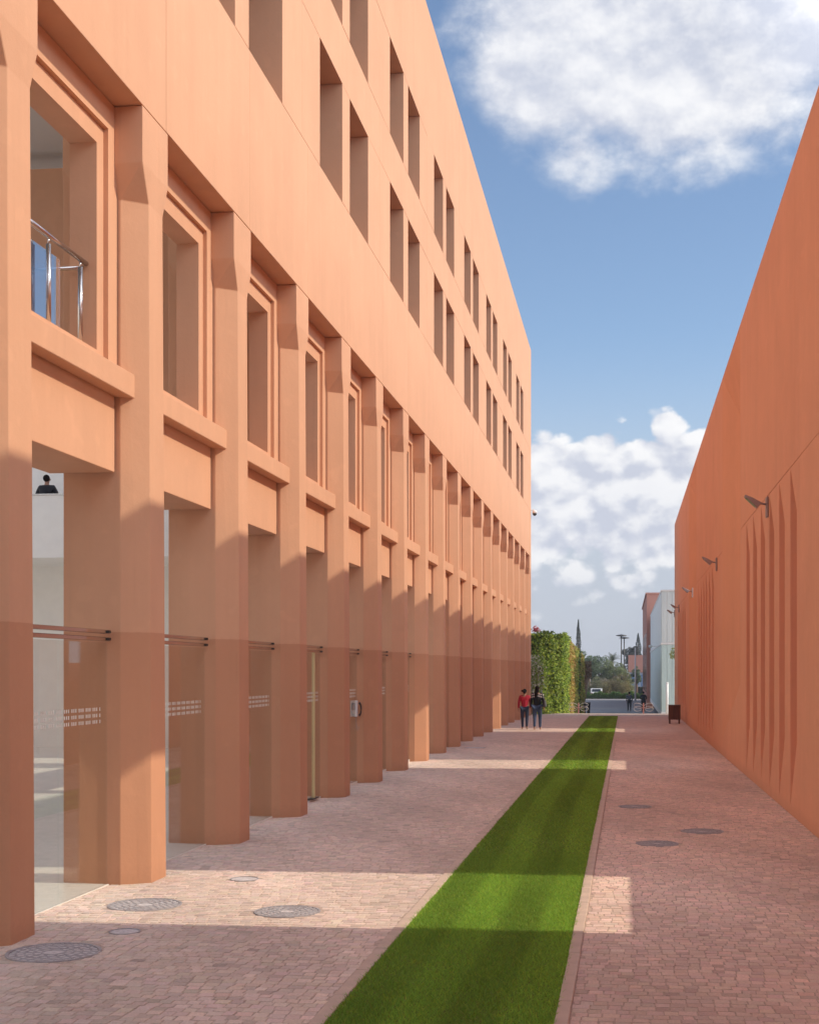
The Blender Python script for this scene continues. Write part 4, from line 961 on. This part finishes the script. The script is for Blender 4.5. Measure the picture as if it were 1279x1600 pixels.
    if hair == 'bun': ell(0, -0.05, 1.60, 0.07, 0.07, 0.07); ell(-0.10, -0.10, 1.655, 0.045, 0.045, 0.045)
    elif hair == 'long': ell(-0.01, -0.06, 1.56, 0.085, 0.07, 0.13); ell(-0.03, -0.095, 1.42, 0.06, 0.04, 0.16)
    hb.build('hair', HAIR, t, smooth=True)
    return t, s
RED = mat('crimson_wool', (0.42, 0.008, 0.03), 0.8); JEAN = mat('navy_denim', (0.022, 0.035, 0.075), 0.8, var=0.2, vscale=6); JEAN2 = mat('blue_denim', (0.045, 0.08, 0.16), 0.8, var=0.3, vscale=5); BLK = mat('black_cloth', (0.012, 0.012, 0.016), 0.8); GRY = mat('grey_cloth', (0.10, 0.10, 0.11), 0.8)
# black sweater with two white patterned bands
m_, t_, b_ = new_mat('banded_sweater'); g_ = N(t_, 'ShaderNodeTexCoord'); s_ = N(t_, 'ShaderNodeSeparateXYZ'); L(t_, g_.outputs['Object'], s_.inputs[0])
ax = MA(t_, 'ABSOLUTE', s_.outputs['X']); zz = MA(t_, 'ADD', s_.outputs['Z'], MA(t_, 'MULTIPLY', ax, 0.25))
w1 = MA(t_, 'MULTIPLY', MA(t_, 'GREATER_THAN', zz, 1.27), MA(t_, 'LESS_THAN', zz, 1.325)); w2 = MA(t_, 'MULTIPLY', MA(t_, 'GREATER_THAN', zz, 1.36), MA(t_, 'LESS_THAN', zz, 1.41))
sw = MA(t_, 'GREATER_THAN', MA(t_, 'SINE', MA(t_, 'MULTIPLY', s_.outputs['X'], 90)), -0.55)
mm = N(t_, 'ShaderNodeMix', data_type='RGBA'); mm.inputs[6].default_value = (0.010, 0.010, 0.012, 1); mm.inputs[7].default_value = (0.62, 0.60, 0.58, 1)
L(t_, MA(t_, 'MULTIPLY', MA(t_, 'ADD', w1, w2), sw), mm.inputs[0]); L(t_, mm.outputs[2], b_.inputs['Base Color']); b_.inputs['Roughness'].default_value = 0.9
BAND = m_
person('woman in a crimson top and dark trousers, hair in a bun, walking away', (-3.86, 50.9, float(gz(50.9))), R(2), 1.56, RED, JEAN, SHOE_L, 0.10, 'bun', 'walk', 1.0)
w2, s2 = person('woman in a black sweater with white bands and blue jeans, walking away', (-3.36, 50.6, float(gz(50.6))), R(-3), 1.68, BAND, JEAN2, SHOE_L, -0.10, 'long', 'walk', 1.08)
bag = thing('shoulder_bag', 'grey shoulder bag hanging at the side of the woman in the banded sweater', 'bag', (-3.08, 50.6, float(gz(50.6)) + 0.88), R(-3))
mb = MB(); mb.loft([[(-0.05, -0.15, 0), (0.06, -0.15, 0), (0.06, 0.15, 0), (-0.05, 0.15, 0)], [(-0.03, -0.13, 0.24), (0.035, -0.13, 0.24), (0.035, 0.13, 0.24), (-0.03, 0.13, 0.24)]]); mb.build('pouch', GRY, bag, bevel=0.02)
mb = MB(); mb.tube([(0, -0.12, 0.22), (-0.07, -0.08, 0.45), (-0.12, -0.02, 0.585), (-0.07, 0.08, 0.45), (0, 0.12, 0.22)], 0.012, 6); mb.build('strap', GRY, bag)
person('man in black carrying a grey backpack, walking on the far road', (0.20, 119.5, float(gz(119.5)) + 0.012), R(4), 1.76, GRY, BLK, SHOE_D, 0.22, 'short', 'walk', 1.0)
person('man dressed all in black, walking behind the right bicycle rack', (1.42, 118.5, float(gz(118.5)) + 0.012), R(-4), 1.80, BLK, BLK, SHOE_D, -0.15, 'short', 'front', 1.1)
person('dark suited man leaning behind the white gallery parapet inside the hall', (-15.2, 33.95, 5.62), R(0), 1.72, BLK, BLK, SHOE_D, 0.02, 'short', 'lean', 1.1)
